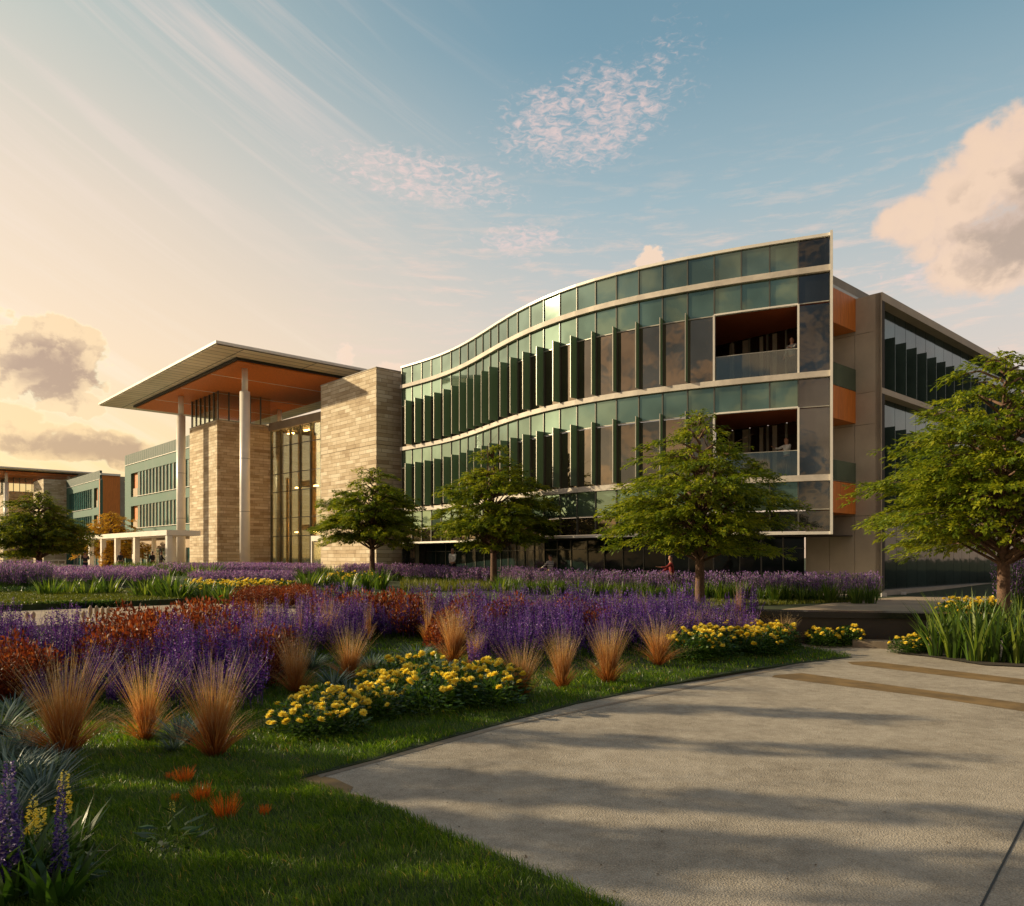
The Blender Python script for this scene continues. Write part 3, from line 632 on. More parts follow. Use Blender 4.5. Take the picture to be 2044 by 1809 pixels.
# ------------------------------------------------------------------ entrance hall: two stone towers and a tall glass wall
def entrance_hall():
    C2 = np.array([-9.35, 53.0]); C1 = np.array([-27.0, 70.4])
    h = empty('entrance_hall', (*C2, .3), 'entrance hall with two limestone towers and a tall warm lit glass wall between them', 'building')
    def tower(C, l, qd, top, zs):
        zs = [.25] + zs + [top]
        for a, b in zip(zs[:-1], zs[1:]):
            MB().prism([C, C + Qd * qd, C + Qd * qd + Ld * l, C + Ld * l], a + .02, b).build('stone_cladding', 'stone', h)
        for z in zs[1:-1]:
            MB().prism([C + (Ld + Qd) * .03, C + Qd * (qd - .03) + Ld * .03, C + Qd * (qd - .03) + Ld * (l - .03), C + Ld * (l - .03) + Qd * .03], z - .01, z + .03).build('joint', 'black', h)
        MB().prism([C - (Ld + Qd) * .03, C + Qd * (qd + .03) - Ld * .03, C + Qd * (qd + .03) + Ld * (l + .03), C + Ld * (l + .03) - Qd * .03], top, top + .06).build('coping', 'concrete', h)
    tower(C2, 7.8, 6.5, 14.7, [.95, 5.2, 9.4]); tower(C1, 6.9, 5.4, 14.2, [1.05, 5.3, 9.57])
    E0 = C1 + Qd * 5.2; E1 = C2 + Ld * 7.5 + Qd * 5.2; 
    Lw = np.linalg.norm(E1 - E0); dd = (E1 - E0) / Lw; n = 10
    for i in range(n):
        a, b = E0 + (E1 - E0) * i / n, E0 + (E1 - E0) * (i + 1) / n
        z = [.35, 3.6, 5.3, 7.8, 9.5, 12.1, 13.7]
        for k in range(len(z) - 1):
            MB().slab(a + dd * .04, b - dd * .04, z[k] + .03, z[k + 1] - .03, -.03, -.01).build('glass_pane', 'clear', h)
        mb = MB(); mb.slab(a - dd * .04, a + dd * .04, .35, 13.7, -.16, .06)
        for zz in z[1:-1]: mb.slab(a + dd * .04, b - dd * .04, zz - .03, zz + .03, -.05, .03)
        mb.build('mullion', 'mull', h)
    MB().slab(E0, E1, 13.7, 14.45, -.4, .25).build('head_beam', 'concrete', h)
    MB().slab(E0, E1, .1, .35, -.4, .15).build('sill', 'concrete', h)
    # hall interior
    I0, I1 = E0 + Qd * 4.2, E1 + Qd * 4.2
    MB().slab(I0, I1, .3, 13.7, -.2, 0).build('inner_wall', 'hall', h)
    for k, zz in enumerate((4.3, 8.6)):
        MB().slab(I0, I1, zz, zz + .5, .01, 1.4).build('inner_floor', 'halldark', h)
    for k in range(6):
        a = I0 + (I1 - I0) * (k + .35) / 6
        for zz in (1.0, 5.3, 9.6): MB().slab(a, a + dd * .75, zz, zz + 2.4, .01, .06).build('inner_opening', 'halldark', h)
    MB().prism([E0, E1, I1, I0], 13.72, 13.9).build('ceiling', 'halldark', h)
    MB().prism([E0, E1, I1, I0], .26, .34).build('hall_floor', 'beige', h)
    for k in range(6):
        for j, zl in ((1.2, 13.45), (2.0, 8.3), (2.0, 4.0)):
            a = E0 + (E1 - E0) * (k + .5) / 6 + Qd * j; MB().slab(a - dd * .45, a + dd * .45, zl, zl + .1, -.12, .12).build('ceiling_light', 'lamp', h)
    for k in range(8):
        a = E0 + (E1 - E0) * (k + .2) / 8 + Qd * 1.3; MB().slab(a, a + dd * .42, .34, 13.4 if k % 3 else 9.3, -.03, .03).build('timber_blade', 'hall', h)
    # doorway box
    D0, D1 = E0 + (E1 - E0) * .56, E0 + (E1 - E0) * .93
    mb = MB(); mb.slab(D0, D1, 3.0, 3.45, .06, 1.7); mb.slab(D0, D0 + dd * .14, .3, 3.0, 1.5, 1.7); mb.slab(D1 - dd * .14, D1, .3, 3.0, 1.5, 1.7)
    mb.slab(D0 + dd * 1.5, D0 + dd * 1.62, .3, 3.0, 1.55, 1.68); mb.build('porch', 'white', h)
    MB().slab(D0 + dd * .14, D0 + dd * 1.5, .4, 2.95, 1.6, 1.63).build('door', 'clear', h)
    MB().slab(D0 + dd * 1.62, D1 - dd * .14, .4, 2.95, 1.6, 1.63).build('door', 'clear', h)
    # clerestory on the left tower
    cc = C1 + (Ld + Qd) * .15
    pts = [cc + Ld * 6.6, cc, cc + Qd * 5.1]
    for s_ in range(2):
        a, b = pts[s_], pts[s_ + 1]; L_ = np.linalg.norm(b - a); d_ = (b - a) / L_; n = int(L_ / .95)
        for k in range(n):
            p0, p1 = a + d_ * L_ * k / n, a + d_ * L_ * (k + 1) / n
            MB().slab(p0 + d_ * .05, p1 - d_ * .05, 14.3, 17.1, -.04, -.02).build('clerestory_pane', 'clear', h)
            MB().slab(p0 - d_ * .05, p0 + d_ * .05, 14.26, 17.12, -.12, .04).build('clerestory_post', 'mull', h)
    MB().slab(E0 + Qd * 7, E1 + Qd * 7, 14.0, 15.3, -.2, 0).build('roof_screen', 'white', h)
    MB().prism([E0 + Qd * .3, E1 + Qd * .3, E1 + Qd * 9, E0 + Qd * 9], 13.92, 14.1).build('roof_deck', 'concrete', h)
    return h
hall = entrance_hall()

# ------------------------------------------------------------------ great canopy on slim columns
def canopy():
    K = np.array([-21.6, 56.1]); LL, WW, bw = 31., 17.8, 2.6
    c = empty('roof_canopy', (*(K + Ld * 15 + Qd * 8), .4), 'huge flat roof canopy with orange timber soffit on tall white columns, larger nearer one', 'canopy')
    P = lambda l, w_: K + Ld * l + Qd * w_
    MB().prism([P(0, 0), P(0, WW), P(LL, WW), P(LL, 0)], 17.26, 17.46).build('roof_slab', 'white', c)
    mb = MB()
    for l0, l1, w0, w1 in ((.12, bw, .12, WW - .12), (LL - bw, LL - .12, .12, WW - .12), (bw, LL - bw, .12, bw), (bw, LL - bw, WW - bw, WW - .12)):
        mb.prism([P(l0, w0), P(l0, w1), P(l1, w1), P(l1, w0)], 17.19, 17.255)
    mb.build('soffit_border', 'soffit', c)
    MB().prism([P(bw, bw), P(bw, WW - bw), P(LL - bw, WW - bw), P(LL - bw, bw)], 17.0, 17.18).build('reveal', 'black', c)
    e_ = .22; MB().prism([P(bw + e_, bw + e_), P(bw + e_, WW - bw - e_), P(LL - bw - e_, WW - bw - e_), P(LL - bw - e_, bw + e_)], 16.9, 16.995).build('timber_soffit', 'orangedeep', c)
    for l in (8.2, 15.2, 22.2): MB().prism([P(l, bw + e_), P(l, WW - bw - e_), P(l + .12, WW - bw - e_), P(l + .12, bw + e_)], 16.88, 16.899).build('soffit_strip', 'white', c)
    for (l, w_) in ((4.5, 4.1), (19.0, 4.1), (19., 14.), (4.5, 14.)):
        p = P(l, w_)
        col = MB().tube((*p, .25), (*p, 15.0), .40, .40, 24).build('column', 'white', c, True)
        MB().tube((*p, 15.0), (*p, 16.89), .24, .24, 20).build('column_neck', 'white', col, True)
        for z in (5.3, 9.57): MB().tube((*p, z), (*p, z + .03), .404, .404, 24).build('column_joint', 'mull', col, True)
    return c
can = canopy()

# ------------------------------------------------------------------ green side buildings
def green_building(p0, p1, label, alcove_right=False, side=None, rows=((9.22, 12.2), (5.28, 8.06))):
    p0 = np.array(p0, float); p1 = np.array(p1, float); Lw = np.linalg.norm(p1 - p0); d = (p1 - p0) / Lw; n = np.array([d[1], -d[0]])
    b = empty('green_building', (*((p0 + p1) / 2), .3), label, 'building')
    P = lambda s_: p0 + d * s_
    al0, al1 = (Lw - 3.4, Lw - 1.2) if alcove_right else (2.2, 4.6)
    w0, w1 = (1.6, al0 - .9) if alcove_right else (al1, Lw - .3)
    zb = [4.0] + [z for r_ in sorted(rows) for z in r_] + [13.35]
    mb = MB()
    for k in range(0, len(zb), 2): mb.slab(P(0), P(Lw), zb[k], zb[k + 1], -.4, 0)
    for z0, z1 in rows:
        for s0, s1 in ((0, min(w0, al0)), ((al1, w0) if w0 > al1 else (w1, al0)), (max(w1, al1), Lw)):
            if s1 - s0 > .02: mb.slab(P(s0), P(s1), z0, z1, -.4, 0)
    mb.build('wall', 'greenwall', b)
    MB().slab(P(0), P(Lw), 13.42, 14.7, -.3, .03).build('parapet', 'ribbed', b)
    MB().slab(P(0), P(Lw), 13.35, 13.42, -.3, .08).build('parapet_trim', 'white', b)
    for k in range(int(Lw / .8)): MB().slab(P(.4 + k * .8), P(.46 + k * .8), 13.44, 14.68, .032, .042).build('rib', 'greenwall', b)
    for z0, z1 in rows:
        nf = int((w1 - w0) / 1.15)
        for k in range(nf):
            s0, s1 = w0 + (w1 - w0) * k / nf, w0 + (w1 - w0) * (k + 1) / nf
            wn = MB().slab(P(s0), P(s1 - .12), z0, z1, -.16, -.10).build('window', 'bluewin', b)
            MB().slab(P(s1 - .09), P(s1 - .03), z0, z1, -.12, .02).build('fin', 'mullight' if not alcove_right else 'greenwall', wn)
        MB().slab(P(al0), P(al1), z0, z1, -.42, -.36).build('alcove_back', 'orange', b)
        MB().slab(P(al0 + (.6 if not alcove_right else 1.1)), P(al1 - .05), z0, z0 + 1.05, -.3, -.1).build('alcove_screen', 'beige', b)
        MB().slab(P(w0), P(w1), z0 - .06, z0, 0.002, .12).build('sill', 'white', b)
    gb = MB(); gb.slab(P(0), P(Lw), 2.7, 4.0, -.9, -.6); gb.build('ground_fascia', 'beige', b)
    k = 0
    while k * 2.2 < Lw - 2.2:
        gw = MB().slab(P(k * 2.2 + .1), P(k * 2.2 + 2.1), .4, 2.66, -.9, -.7).build('ground_window', 'bluewin', b)
        MB().slab(P(k * 2.2 + 2.1), P(k * 2.2 + 2.3), .3, 2.7, -.9, -.55).build('frame', 'mullight', gw); k += 1
    if side:
        MB().slab(P(Lw) + n * .02, P(Lw) + Qd * side, .3, 14.0, -.3, 0).build('timber_side_wall', 'orange', b)
        MB().slab(P(Lw - .1), P(Lw) + Qd * side, 14.0, 14.3, -.3, .3).build('roof_edge', 'white', b)
        r0 = P(Lw) + Qd * side
        mb = MB(); mb.slab(r0, r0 + Qd * 1.6, .3, 14., -.6, -.3); mb.slab(r0 + Qd * 2.2, r0 + Qd * 9, .3, 13.6, -.8, -.3); mb.build('recess_wall', 'concrete', b)
    MB().prism([P(.3) - n * .45, P(Lw - .3) - n * .45, P(Lw - .3) - n * 9, P(.3) - n * 9], 13.0, 13.3).build('roof', 'concrete', b)
    MB().slab(P(0) - n * 9, P(0), .3, 14.7, 0, .3).build('end_wall', 'greenwall', b)
    return b
GA = np.array([-49.7, 98.9])
green1 = green_building(GA, GA - Ld * 24, 'pale green office block with ribbed parapet and orange alcoves behind the left column')
green2 = green_building((-75.6, 130.6), (-61.9, 115.5), 'farther green block with a tall orange timber end wall above the golden tree', True, 2.8)

def copy_tree(o, parent=None):
    c = o.copy(); COL.objects.link(c)
    if parent: c.parent = parent
    for ch in [x for x in bpy.data.objects if x.parent == o]: copy_tree(ch, c)
    return c
kids = {}
for o in bpy.data.objects:
    if o.parent: kids.setdefault(o.parent.name, []).append(o)
def copy_tree(o, parent=None):
    c = o.copy(); COL.objects.link(c)
    if parent: c.parent = parent
    for ch in kids.get(o.name, []): copy_tree(ch, c)
    return c
T = Ld * 102.3
for src, lab in ((hall, 'distant stone entrance hall under the far canopy behind the left tree'), (can, 'distant smaller looking roof canopy with orange soffit at the left edge'), (green1, 'farthest pale green block behind the far canopy column at the left edge')):
    c = copy_tree(src); c.location.x += T[0]; c.location.y += T[1]; c['label'] = lab

# ------------------------------------------------------------------ entry walkway canopy
a0, a1 = np.array([-41.8, 74.8]), np.array([-26.5, 59.0])
wk = empty('covered_walkway', (*((a0 + a1) / 2), .4), 'long low pergola with flat cream roof on square posts in front of the green block', 'pergola')
MB().slab(a0, a1, 3.32, 3.72, -2.6, .0).build('roof', 'white', wk)
dd = (a1 - a0) / np.linalg.norm(a1 - a0); Lw = np.linalg.norm(a1 - a0); nn = np.array([dd[1], -dd[0]])
for s_ in (1.9, 5.6, 9.6, 14.5, Lw - .25):
    p = a0 + dd * s_; MB().slab(p - dd * .2, p + dd * .2, .3, 3.32 if s_ < Lw - 1 else 3.3, -.45, -.06).build('post', 'white', wk)
for s_ in (2.5, 7.5, 12.5, 17.): 
    p = a0 + dd * s_ - nn * 2.2; MB().slab(p - dd * .16, p + dd * .16, .3, 3.32, -.3, 0).build('post', 'white', wk)
rp = empty('metal_railing', (-46, 70, .3), 'thin grey metal railing beside the left tree', 'railing')
mb = MB()
for k in range(12): mb.tube((-47.5 + k * .62, 70, .3), (-47.5 + k * .62, 70, 1.35), .03, .03, 6)
for z in (.6, 1., 1.35): mb.tube((-47.5, 70, z), (-40.6, 70, z), .03, .03, 6)
mb.build('rails', 'mullight', rp)


# ------------------------------------------------------------------ trees
def tree_mesh(seed, H, Rr, zb, apex=.5, nleaf=9000, ls=.17, trunk=.13, lean=0.):
    """trunk+limbs mesh and crown mesh; H total height, Rr crown radius, zb crown bottom"""
    rng = np.random.default_rng(seed); rr = random.Random(seed); mb = MB(); tips = []
    def limb(p, d, L_, r, depth):
        n = 4 if depth < 2 else 3; q_ = Vector(p); dv = Vector(d).normalized()
        for i in range(n):
            dv = (dv + Vector((rr.uniform(-1, 1), rr.uniform(-1, 1), rr.uniform(-.5, .8))) * (.16 if depth else .07)).normalized()
            e_ = q_ + dv * (L_ / n); r2 = r * (1 - .55 * (i + 1) / n) if depth else r * (1 - .25 * (i + 1) / n)
            r1 = r * (1 - .55 * i / n) if depth else r * (1 - .25 * i / n)
            mb.tube(q_, e_, r1, r2, 8 if depth < 2 else 5, 0, False); q_ = e_
            if depth < 3 and (i > 0 or depth > 0):
                for _ in range(2 if depth < 2 else 1):
                    a = rr.uniform(0, 6.28); up = rr.uniform(.15, .7) if depth < 2 else rr.uniform(-.1, .5)
                    nd = (Vector((math.cos(a), math.sin(a), up)) + dv * .7).normalized()
                    if depth >= 1: limb(q_, nd, L_ * rr.uniform(.45, .7), r2 * .6, depth + 1)
            tips.append(tuple(q_))
        return q_
    t0 = Vector((0, 0, -.1)); top = Vector((lean * H * .1, 0, zb + .05 * H))
    mb.tube(t0, (0, 0, .25), trunk * 1.35, trunk * 1.02, 12, 0, False); mb.tube((0, 0, .25), top, trunk * 1.02, trunk * .85, 12, 0, False)
    for k in range(4):
        a = k * 2.4 + rr.uniform(-.4, .4); el_ = .25 + .12 * k
        limb(top - Vector((0, 0, .04 * H * (k % 3))), (math.cos(a), math.sin(a), el_), Rr * rr.uniform(.40, .55), trunk * .5, 1)
    limb(top, (0, .05, 1), (H - zb) * .55, trunk * .62, 1)
    # tiers of flat boughs, each ending in pointed sprays
    parts = []; Hc = H - zb; boughs = []
    nt_ = 13
    for k in range(nt_):
        u_ = (k + .5) / nt_; pr_ = (.78 + .22 * u_ / .2) if u_ < .2 else max(.10, 1 - ((u_ - .2) / .88) ** 1.75)
        nb = max(4, int(round(10 * pr_)) + (1 if k < 4 else 0)); a0 = rng.uniform(0, 6.28)
        for j in range(nb):
            a = a0 + j * 6.283 / nb + rng.uniform(-.3, .3); Lr = Rr * pr_ * rng.uniform(.62, 1.18)
            boughs.append((a, zb + Hc * u_ * .97 + rng.uniform(-.05, .05) * Hc, Lr, rng.uniform(.16, .30) * (1 - .5 * u_), pr_))
    boughs.append((0., H - .25, .3, .5, .3)); boughs.append((2.5, H - .5, .5, .5, .3)); boughs.append((4.5, H - .4, .4, .6, .3))
    tot = sum(b_[2] ** 1.5 for b_ in boughs)
    for (a, z0, Lr, up, pr_) in boughs:
        n = max(60, int(nleaf * Lr ** 1.5 / tot)); ca_, sa_ = math.cos(a), math.sin(a)
        nsp = max(4, int(n / 34)); s_ = .22 + .78 * rng.random(nsp) ** .75; wdt = Lr * .30 * np.sin(np.pi * np.clip(s_, 0, .93)) ** .7 + .04
        lat = rng.uniform(-1, 1, nsp) * wdt; zz = z0 + Lr * (up * s_ - .24 * s_ ** 2.2) + rng.normal(0, .03 * Rr, nsp)
        sp = np.c_[ca_ * Lr * s_ - sa_ * lat, sa_ * Lr * s_ + ca_ * lat, zz]; sd_ = np.c_[ca_ - sa_ * lat / (wdt + .01) * .9, sa_ + ca_ * lat / (wdt + .01) * .9, rng.uniform(-.25, .15, nsp)]
        sd_ /= np.linalg.norm(sd_, axis=1)[:, None]; per = n // nsp; tl = Rr * rng.uniform(.10, .20, nsp)
        q_ = rng.random((nsp, per)) ; c = sp[:, None] + sd_[:, None] * (tl[:, None] * (q_ * 1.5 - .6))[..., None]
        c = c + rng.normal(0, 1, (nsp, per, 3)) * np.array([.05, .05, .022]) * (Rr / 3.2); c[..., 2] -= .12 * tl[:, None] * q_ ** 2 * 2
        c = c.reshape(-1, 3); N = len(c); ax = np.repeat(sd_, per, 0) + unit(rng, N) * .62; ax[:, 2] -= .22
        nr = np.array([0, 0, 1.]) + unit(rng, N) * .45
        pr2 = np.clip(np.repeat(rng.random(nsp) * .55, per) + rng.random(N) * .45, 0, 1)
        parts.append(cards(rng, c, ax, nr, ls * rng.uniform(.6, 1.3, N), ls * .40 * rng.uniform(.7, 1.2, N), 0, pr2))
        mb.tube((0, 0, max(zb * .8, z0 - Lr * .25)), (ca_ * Lr * .45, sa_ * Lr * .45, z0 + Lr * (up * .45 - .05)), trunk * .28, trunk * .14, 6, 0, False)
        mb.tube((ca_ * Lr * .45, sa_ * Lr * .45, z0 + Lr * (up * .45 - .05)), (ca_ * Lr * .8, sa_ * Lr * .8, z0 + Lr * (up * .8 - .24 * .61)), trunk * .14, trunk * .05, 5, 0, False)
    return mb, parts
def make_tree(name, x, y, z, label, cat, seed, H, Rr, zb, mat='leaf', rz=0., group=None, **k):
    mb, parts = tree_mesh(seed, H, Rr, zb, **k)
    t_ = empty(name, (x, y, z), label, cat, group, rz)
    tr = bpy.data.meshes.new('trunk'); tr.from_pydata(mb.v, [], mb.f); tr.materials.append(M['bark']); tr.polygons.foreach_set('use_smooth', [True] * len(mb.f)); tr.update()
    obj('trunk', tr, t_); obj('crown', amesh('crown', parts, [mat]), t_); return t_
TG = 'broad young trees planted in a row before the office building'
make_tree('broadleaf_tree', -8.0, 44, .3, 'small green tree in front of the right limestone tower', 'tree', 11, 6.4, 3.1, 2.15, nleaf=34000, ls=.22, trunk=.16, group=TG)
make_tree('broadleaf_tree', -.9, 37.7, .1, 'green tree in front of the shaded middle of the curved glass facade', 'tree', 12, 7.1, 2.95, 2.0, nleaf=37000, ls=.21, trunk=.17, group=TG)
make_tree('broadleaf_tree', 6.35, 26, 0, 'large spreading green tree below the two open corner balconies', 'tree', 13, 6.55, 3.15, 1.8, nleaf=46000, ls=.17, trunk=.16, group=TG)
make_tree('broadleaf_tree', 12.15, 19, 0, 'nearest green tree at the right edge, trunk rising out of sword leaved plants', 'tree', 14, 6.8, 3.05, 1.75, nleaf=58000, ls=.155, trunk=.15, group=TG)
make_tree('spreading_tree', -36.9, 60, .3, 'dark wide tree at the far left in front of the distant canopy', 'tree', 15, 6.5, 4.1, 1.5, 'leafdark', nleaf=34000, ls=.28, trunk=.25)
make_tree('golden_tree', -46.5, 89, .3, 'golden autumn tree rising behind the flat pergola roof', 'tree', 16, 6.6, 4.3, 1.2, 'leafgold', nleaf=20000, ls=.32, trunk=.2)
make_tree('golden_shrub', -37.2, 71, .3, 'small yellow green shrub under the pergola between its posts', 'shrub', 18, 2.3, 1.0, .3, 'leafgold', nleaf=1500, ls=.14, trunk=.06)
# trees standing outside the frame to the left; their shade falls across lawn and pavement
for k_, (x, y, H, r_) in enumerate(((-10.5, 7.7, 5.6, .36), (-12.0, 9.1, 6.2, .5), (-13.5, 11.4, 6.8, .45), (-11.0, 12.9, 6.0, .45), (-15.5, 8.2, 7.4, .36), (-13.0, 6.9, 6.4, .3))):
    make_tree('broadleaf_tree', x, y, -.4, 'slim airy green tree left of the flower garden, out of the picture', 'tree', 30 + k_, H, r_, 2.6, nleaf=300, ls=.17, trunk=.08, group='airy trees left of the garden')

# ------------------------------------------------------------------ plants: prototypes (meshes), then individual copies
RG = np.random.default_rng(5)
def ring(N, r, rng): 
    a = rng.uniform(0, 6.283, N); q_ = np.sqrt(rng.random(N)) * r; return np.c_[np.cos(a) * q_, np.sin(a) * q_, np.zeros(N)], a
def stipa_mesh(seed, n=620, h=1.05, spread=.46):
    rng = np.random.default_rng(seed); b, a = ring(n, .05, rng); hh = h * rng.uniform(.35, 1.12, n) * rng.uniform(.75, 1, n); ln = spread * rng.uniform(.05, 1, n) ** .8 * hh / h
    p1 = blades(rng, b, hh, rng.uniform(.004, .0075, n), a + rng.normal(0, .6, n), ln * rng.uniform(.7, 1.3, n), 4, 1.35, 0, 0.05, roll=1.5, tip=.25)
    m2 = 150; b, a = ring(m2, .08, rng); p2 = blades(rng, b, h * rng.uniform(.3, .6, m2), np.full(m2, .006), a, spread * rng.uniform(.7, 1.25, m2), 4, 1.2, 0, .35, roll=1.5, tip=.2)
    return amesh('feather_grass', [p1, p2], ['stipa'])
def spikes(rng, n, rad, h0, h1, nf, fs, lean=.25, start=.35, k=1, stemk=0):
    b, a = ring(n, rad, rng); hh = rng.uniform(h0, h1, n); lx = lean * rng.uniform(-.3, 1, n); rr_ = np.hypot(b[:, 0], b[:, 1]) / rad
    st = blades(rng, b, hh, np.full(n, .008), a, lx * rr_, 2, 1.3, stemk, roll=1.5, tip=.5)
    tt_ = start + (1 - start) * rng.random((n, nf)); x = b[:, None, 0] + np.cos(a)[:, None] * (lx * rr_)[:, None] * tt_ ** 1.3; y = b[:, None, 1] + np.sin(a)[:, None] * (lx * rr_)[:, None] * tt_ ** 1.3
    C = np.stack([x, y, hh[:, None] * tt_], 2).reshape(-1, 3); ax = unit(rng, len(C), .5); C = C + ax * (.016 * (1.3 - tt_.ravel()))[:, None]
    taper = (1.15 - .7 * tt_.ravel())
    fl = cards(rng, C, ax + np.array([0, 0, .5]), unit(rng, len(C)), fs * taper * rng.uniform(.7, 1.3, len(C)), fs * .7 * taper, k, np.clip(rng.random(len(C)) * .9 + .1 * np.repeat(rng.random(n), nf), 0, 1))
    return st, fl
def leafball(rng, n, rad, h, ls, ws, k, z0=0., low=False):
    v = unit(rng, n); rr_ = rng.random(n) ** .4; C = np.c_[v[:, 0] * rad * rr_, v[:, 1] * rad * rr_, z0 + np.abs(v[:, 2]) * h * rr_]
    ax = v + unit(rng, n) * .7; ax[:, 2] = np.abs(ax[:, 2]) * .6 - .1
    return cards(rng, C, ax, np.array([0, 0, 1.]) + unit(rng, n) * .5, ls * rng.uniform(.6, 1.3, n), ws * rng.uniform(.7, 1.2, n), k)
def salvia_mesh(seed, h=.90):
    rng = np.random.default_rng(seed); st, fl = spikes(rng, 30, .24, h * .45, h * 1.08, 60, .052, .30, .34, 1, 0); lf = leafball(rng, 240, .27, h * .55, .075, .03, 0)
    tw = blades(rng, ring(26, .25, rng)[0], rng.uniform(.5, 1.1, 26) * h, np.full(26, .007), rng.uniform(0, 6.28, 26), rng.uniform(.1, .35, 26), 3, 1.4, 2, roll=1.5, tip=.6)
    return amesh('salvia', [st, fl, lf, (tw[0], tw[1], tw[2] * 0, tw[3], 1)], ['green', 'purple'])
def rust_mesh(seed, h=.6):
    rng = np.random.default_rng(seed); n = 900; v = unit(rng, n); rr_ = rng.random(n) ** .45
    C = np.c_[v[:, 0] * .34 * rr_, v[:, 1] * .34 * rr_, .08 + np.abs(v[:, 2]) * h * .85 * rr_]
    p = cards(rng, C, v + np.array([0, 0, .7]) + unit(rng, n) * .5, unit(rng, n), .062, .024, 0)
    b, a = ring(70, .12, rng); st = blades(rng, b, h * rng.uniform(.6, 1.05, 70), np.full(70, .006), a, rng.uniform(.1, .35, 70), 2, 1.2, 0, r=rng.random(70) * .4, roll=1.5)
    return amesh('rust_shrub', [p, st], ['red'])
def iris_mesh(seed, h=1.1, n=46, wd=.034, rad=.16, lean=.3, k='iris'):
    rng = np.random.default_rng(seed); b, a = ring(n, rad, rng)
    p = blades(rng, b, h * rng.uniform(.5, 1.0, n), wd * rng.uniform(.7, 1.2, n), a + rng.normal(0, .3, n), lean * h * rng.uniform(.1, 1, n), 4, 1.7, 0, .06, roll=.9)
    return amesh('sword_leaves', [p], [k])
def rosette_mesh(seed, r=.27, n=120, wd=.016, h=.24):
    rng = np.random.default_rng(seed); b, a = ring(n, .05, rng)
    p = blades(rng, b, h * rng.uniform(.5, 1.3, n), wd * rng.uniform(.7, 1.2, n), a, r * rng.uniform(.5, 1.15, n), 4, 1.15, 0, .3, roll=.5)
    return amesh('silver_rosette', [p], ['silver'])
def marigold_foliage(seed, r=.36, h=.40):
    rng = np.random.default_rng(seed); p = leafball(rng, 620, r, h, .075, .042, 0); b, a = ring(20, r * .7, rng)
    st = blades(rng, b, h * rng.uniform(.8, 1.1, 20), np.full(20, .008), a, np.full(20, .08), 2, 1.2, 0, roll=1.5, tip=.5); return amesh('marigold_foliage', [p, st], ['green'])
def bloom_mesh(seed, r=.043):
    rng = np.random.default_rng(seed); ps = []
    for k_, (n, el_, s_) in enumerate(((9, -.15, 1.), (9, .25, .95), (8, .7, .8), (6, 1.15, .6))):
        a = np.arange(n) * 2 * np.pi / n + k_ * .35 + rng.normal(0, .12, n); ax = np.c_[np.cos(a) * np.cos(el_), np.sin(a) * np.cos(el_), np.full(n, math.sin(el_))]
        nr = np.c_[-np.cos(a) * math.sin(el_), -np.sin(a) * math.sin(el_), np.full(n, math.cos(el_))]
        ps.append(cards(rng, ax * r * .15, ax, nr, r * s_ * rng.uniform(.85, 1.15, n), r * .85 * s_, 0, rng.random(n) * .6 + .1 * k_, -.25))
    return amesh('bloom', ps, ['yellow'])
def lav_mesh(rng, P_, h, k=1, per=9, nf=7, fs=.07, spread=.22, wd=.02):
    """dense strip of flower spikes standing at the points P_"""
    n = len(P_) * per; b = np.repeat(P_, per, 0); a = rng.uniform(0, 6.283, n); b = b + np.c_[np.cos(a) * spread * .6, np.sin(a) * spread * .6, np.zeros(n)] * rng.random(n)[:, None]
    hh = h * rng.uniform(.72, 1.08, n); ln = spread * rng.uniform(.1, .9, n)
    st = blades(rng, b, hh, np.full(n, wd), a, ln, 2, 1.4, 0, roll=1.5, tip=.6)
    tt_ = .42 + .58 * rng.random((n, nf)); C = np.stack([b[:, None, 0] + np.cos(a)[:, None] * ln[:, None] * tt_ ** 1.4, b[:, None, 1] + np.sin(a)[:, None] * ln[:, None] * tt_ ** 1.4, b[:, None, 2] + hh[:, None] * tt_], 2).reshape(-1, 3)
    ax = unit(rng, len(C), .5) + np.array([0, 0, 1.1]); fl = cards(rng, C, ax, unit(rng, len(C)), fs * rng.uniform(.8, 1.3, len(C)), fs * .38, k)
    return [st, fl]
SALV = [salvia_mesh(s_) for s_ in (1, 2, 3, 4)]; RUST = [rust_mesh(s_) for s_ in (1, 2, 3)]; STIPA = [stipa_mesh(1), stipa_mesh(2, 480, 1.0, .60), stipa_mesh(3, 700, 1.05, .44)]
IRIS = [iris_mesh(s_, 1.2, 34, .050, .13, .52) for s_ in (1, 2, 3)]; IRISD = [iris_mesh(s_, 1., 60, .05, .22, .5, 'iris') for s_ in (7, 8)]; ROS = [rosette_mesh(s_) for s_ in (1, 2, 3)]
MAR = [marigold_foliage(s_) for s_ in (1, 2, 3)]; BLOOM = [bloom_mesh(s_) for s_ in (1, 2, 3)]
rnd = random.Random(3)
def plant(name, me, x, y, s_, label, cat, group=None, z=None):
    o = obj(name, me, None, (x, y, gz(x, y) if z is None else z), rnd.uniform(0, 6.28), s_); return tag(o, label, cat, group, 'thing')
def scatter_px(poly_px, n, z=-.4, mind=.4, seed=0):
    """points on the ground inside a patch outlined on the photo, at least mind apart"""
    poly = [Gp(a, b, z) for a, b in poly_px]; r_ = random.Random(seed); xs_ = [p[0] for p in poly]; ys_ = [p[1] for p in poly]; out = []
    for _ in range(n * 60):
        x, y = r_.uniform(min(xs_), max(xs_)), r_.uniform(min(ys_), max(ys_))
        if inside(x, y, poly) and all((x - a) ** 2 + (y - b) ** 2 > mind ** 2 for a, b in out): out.append((x, y))
        if len(out) >= n: break
    return out
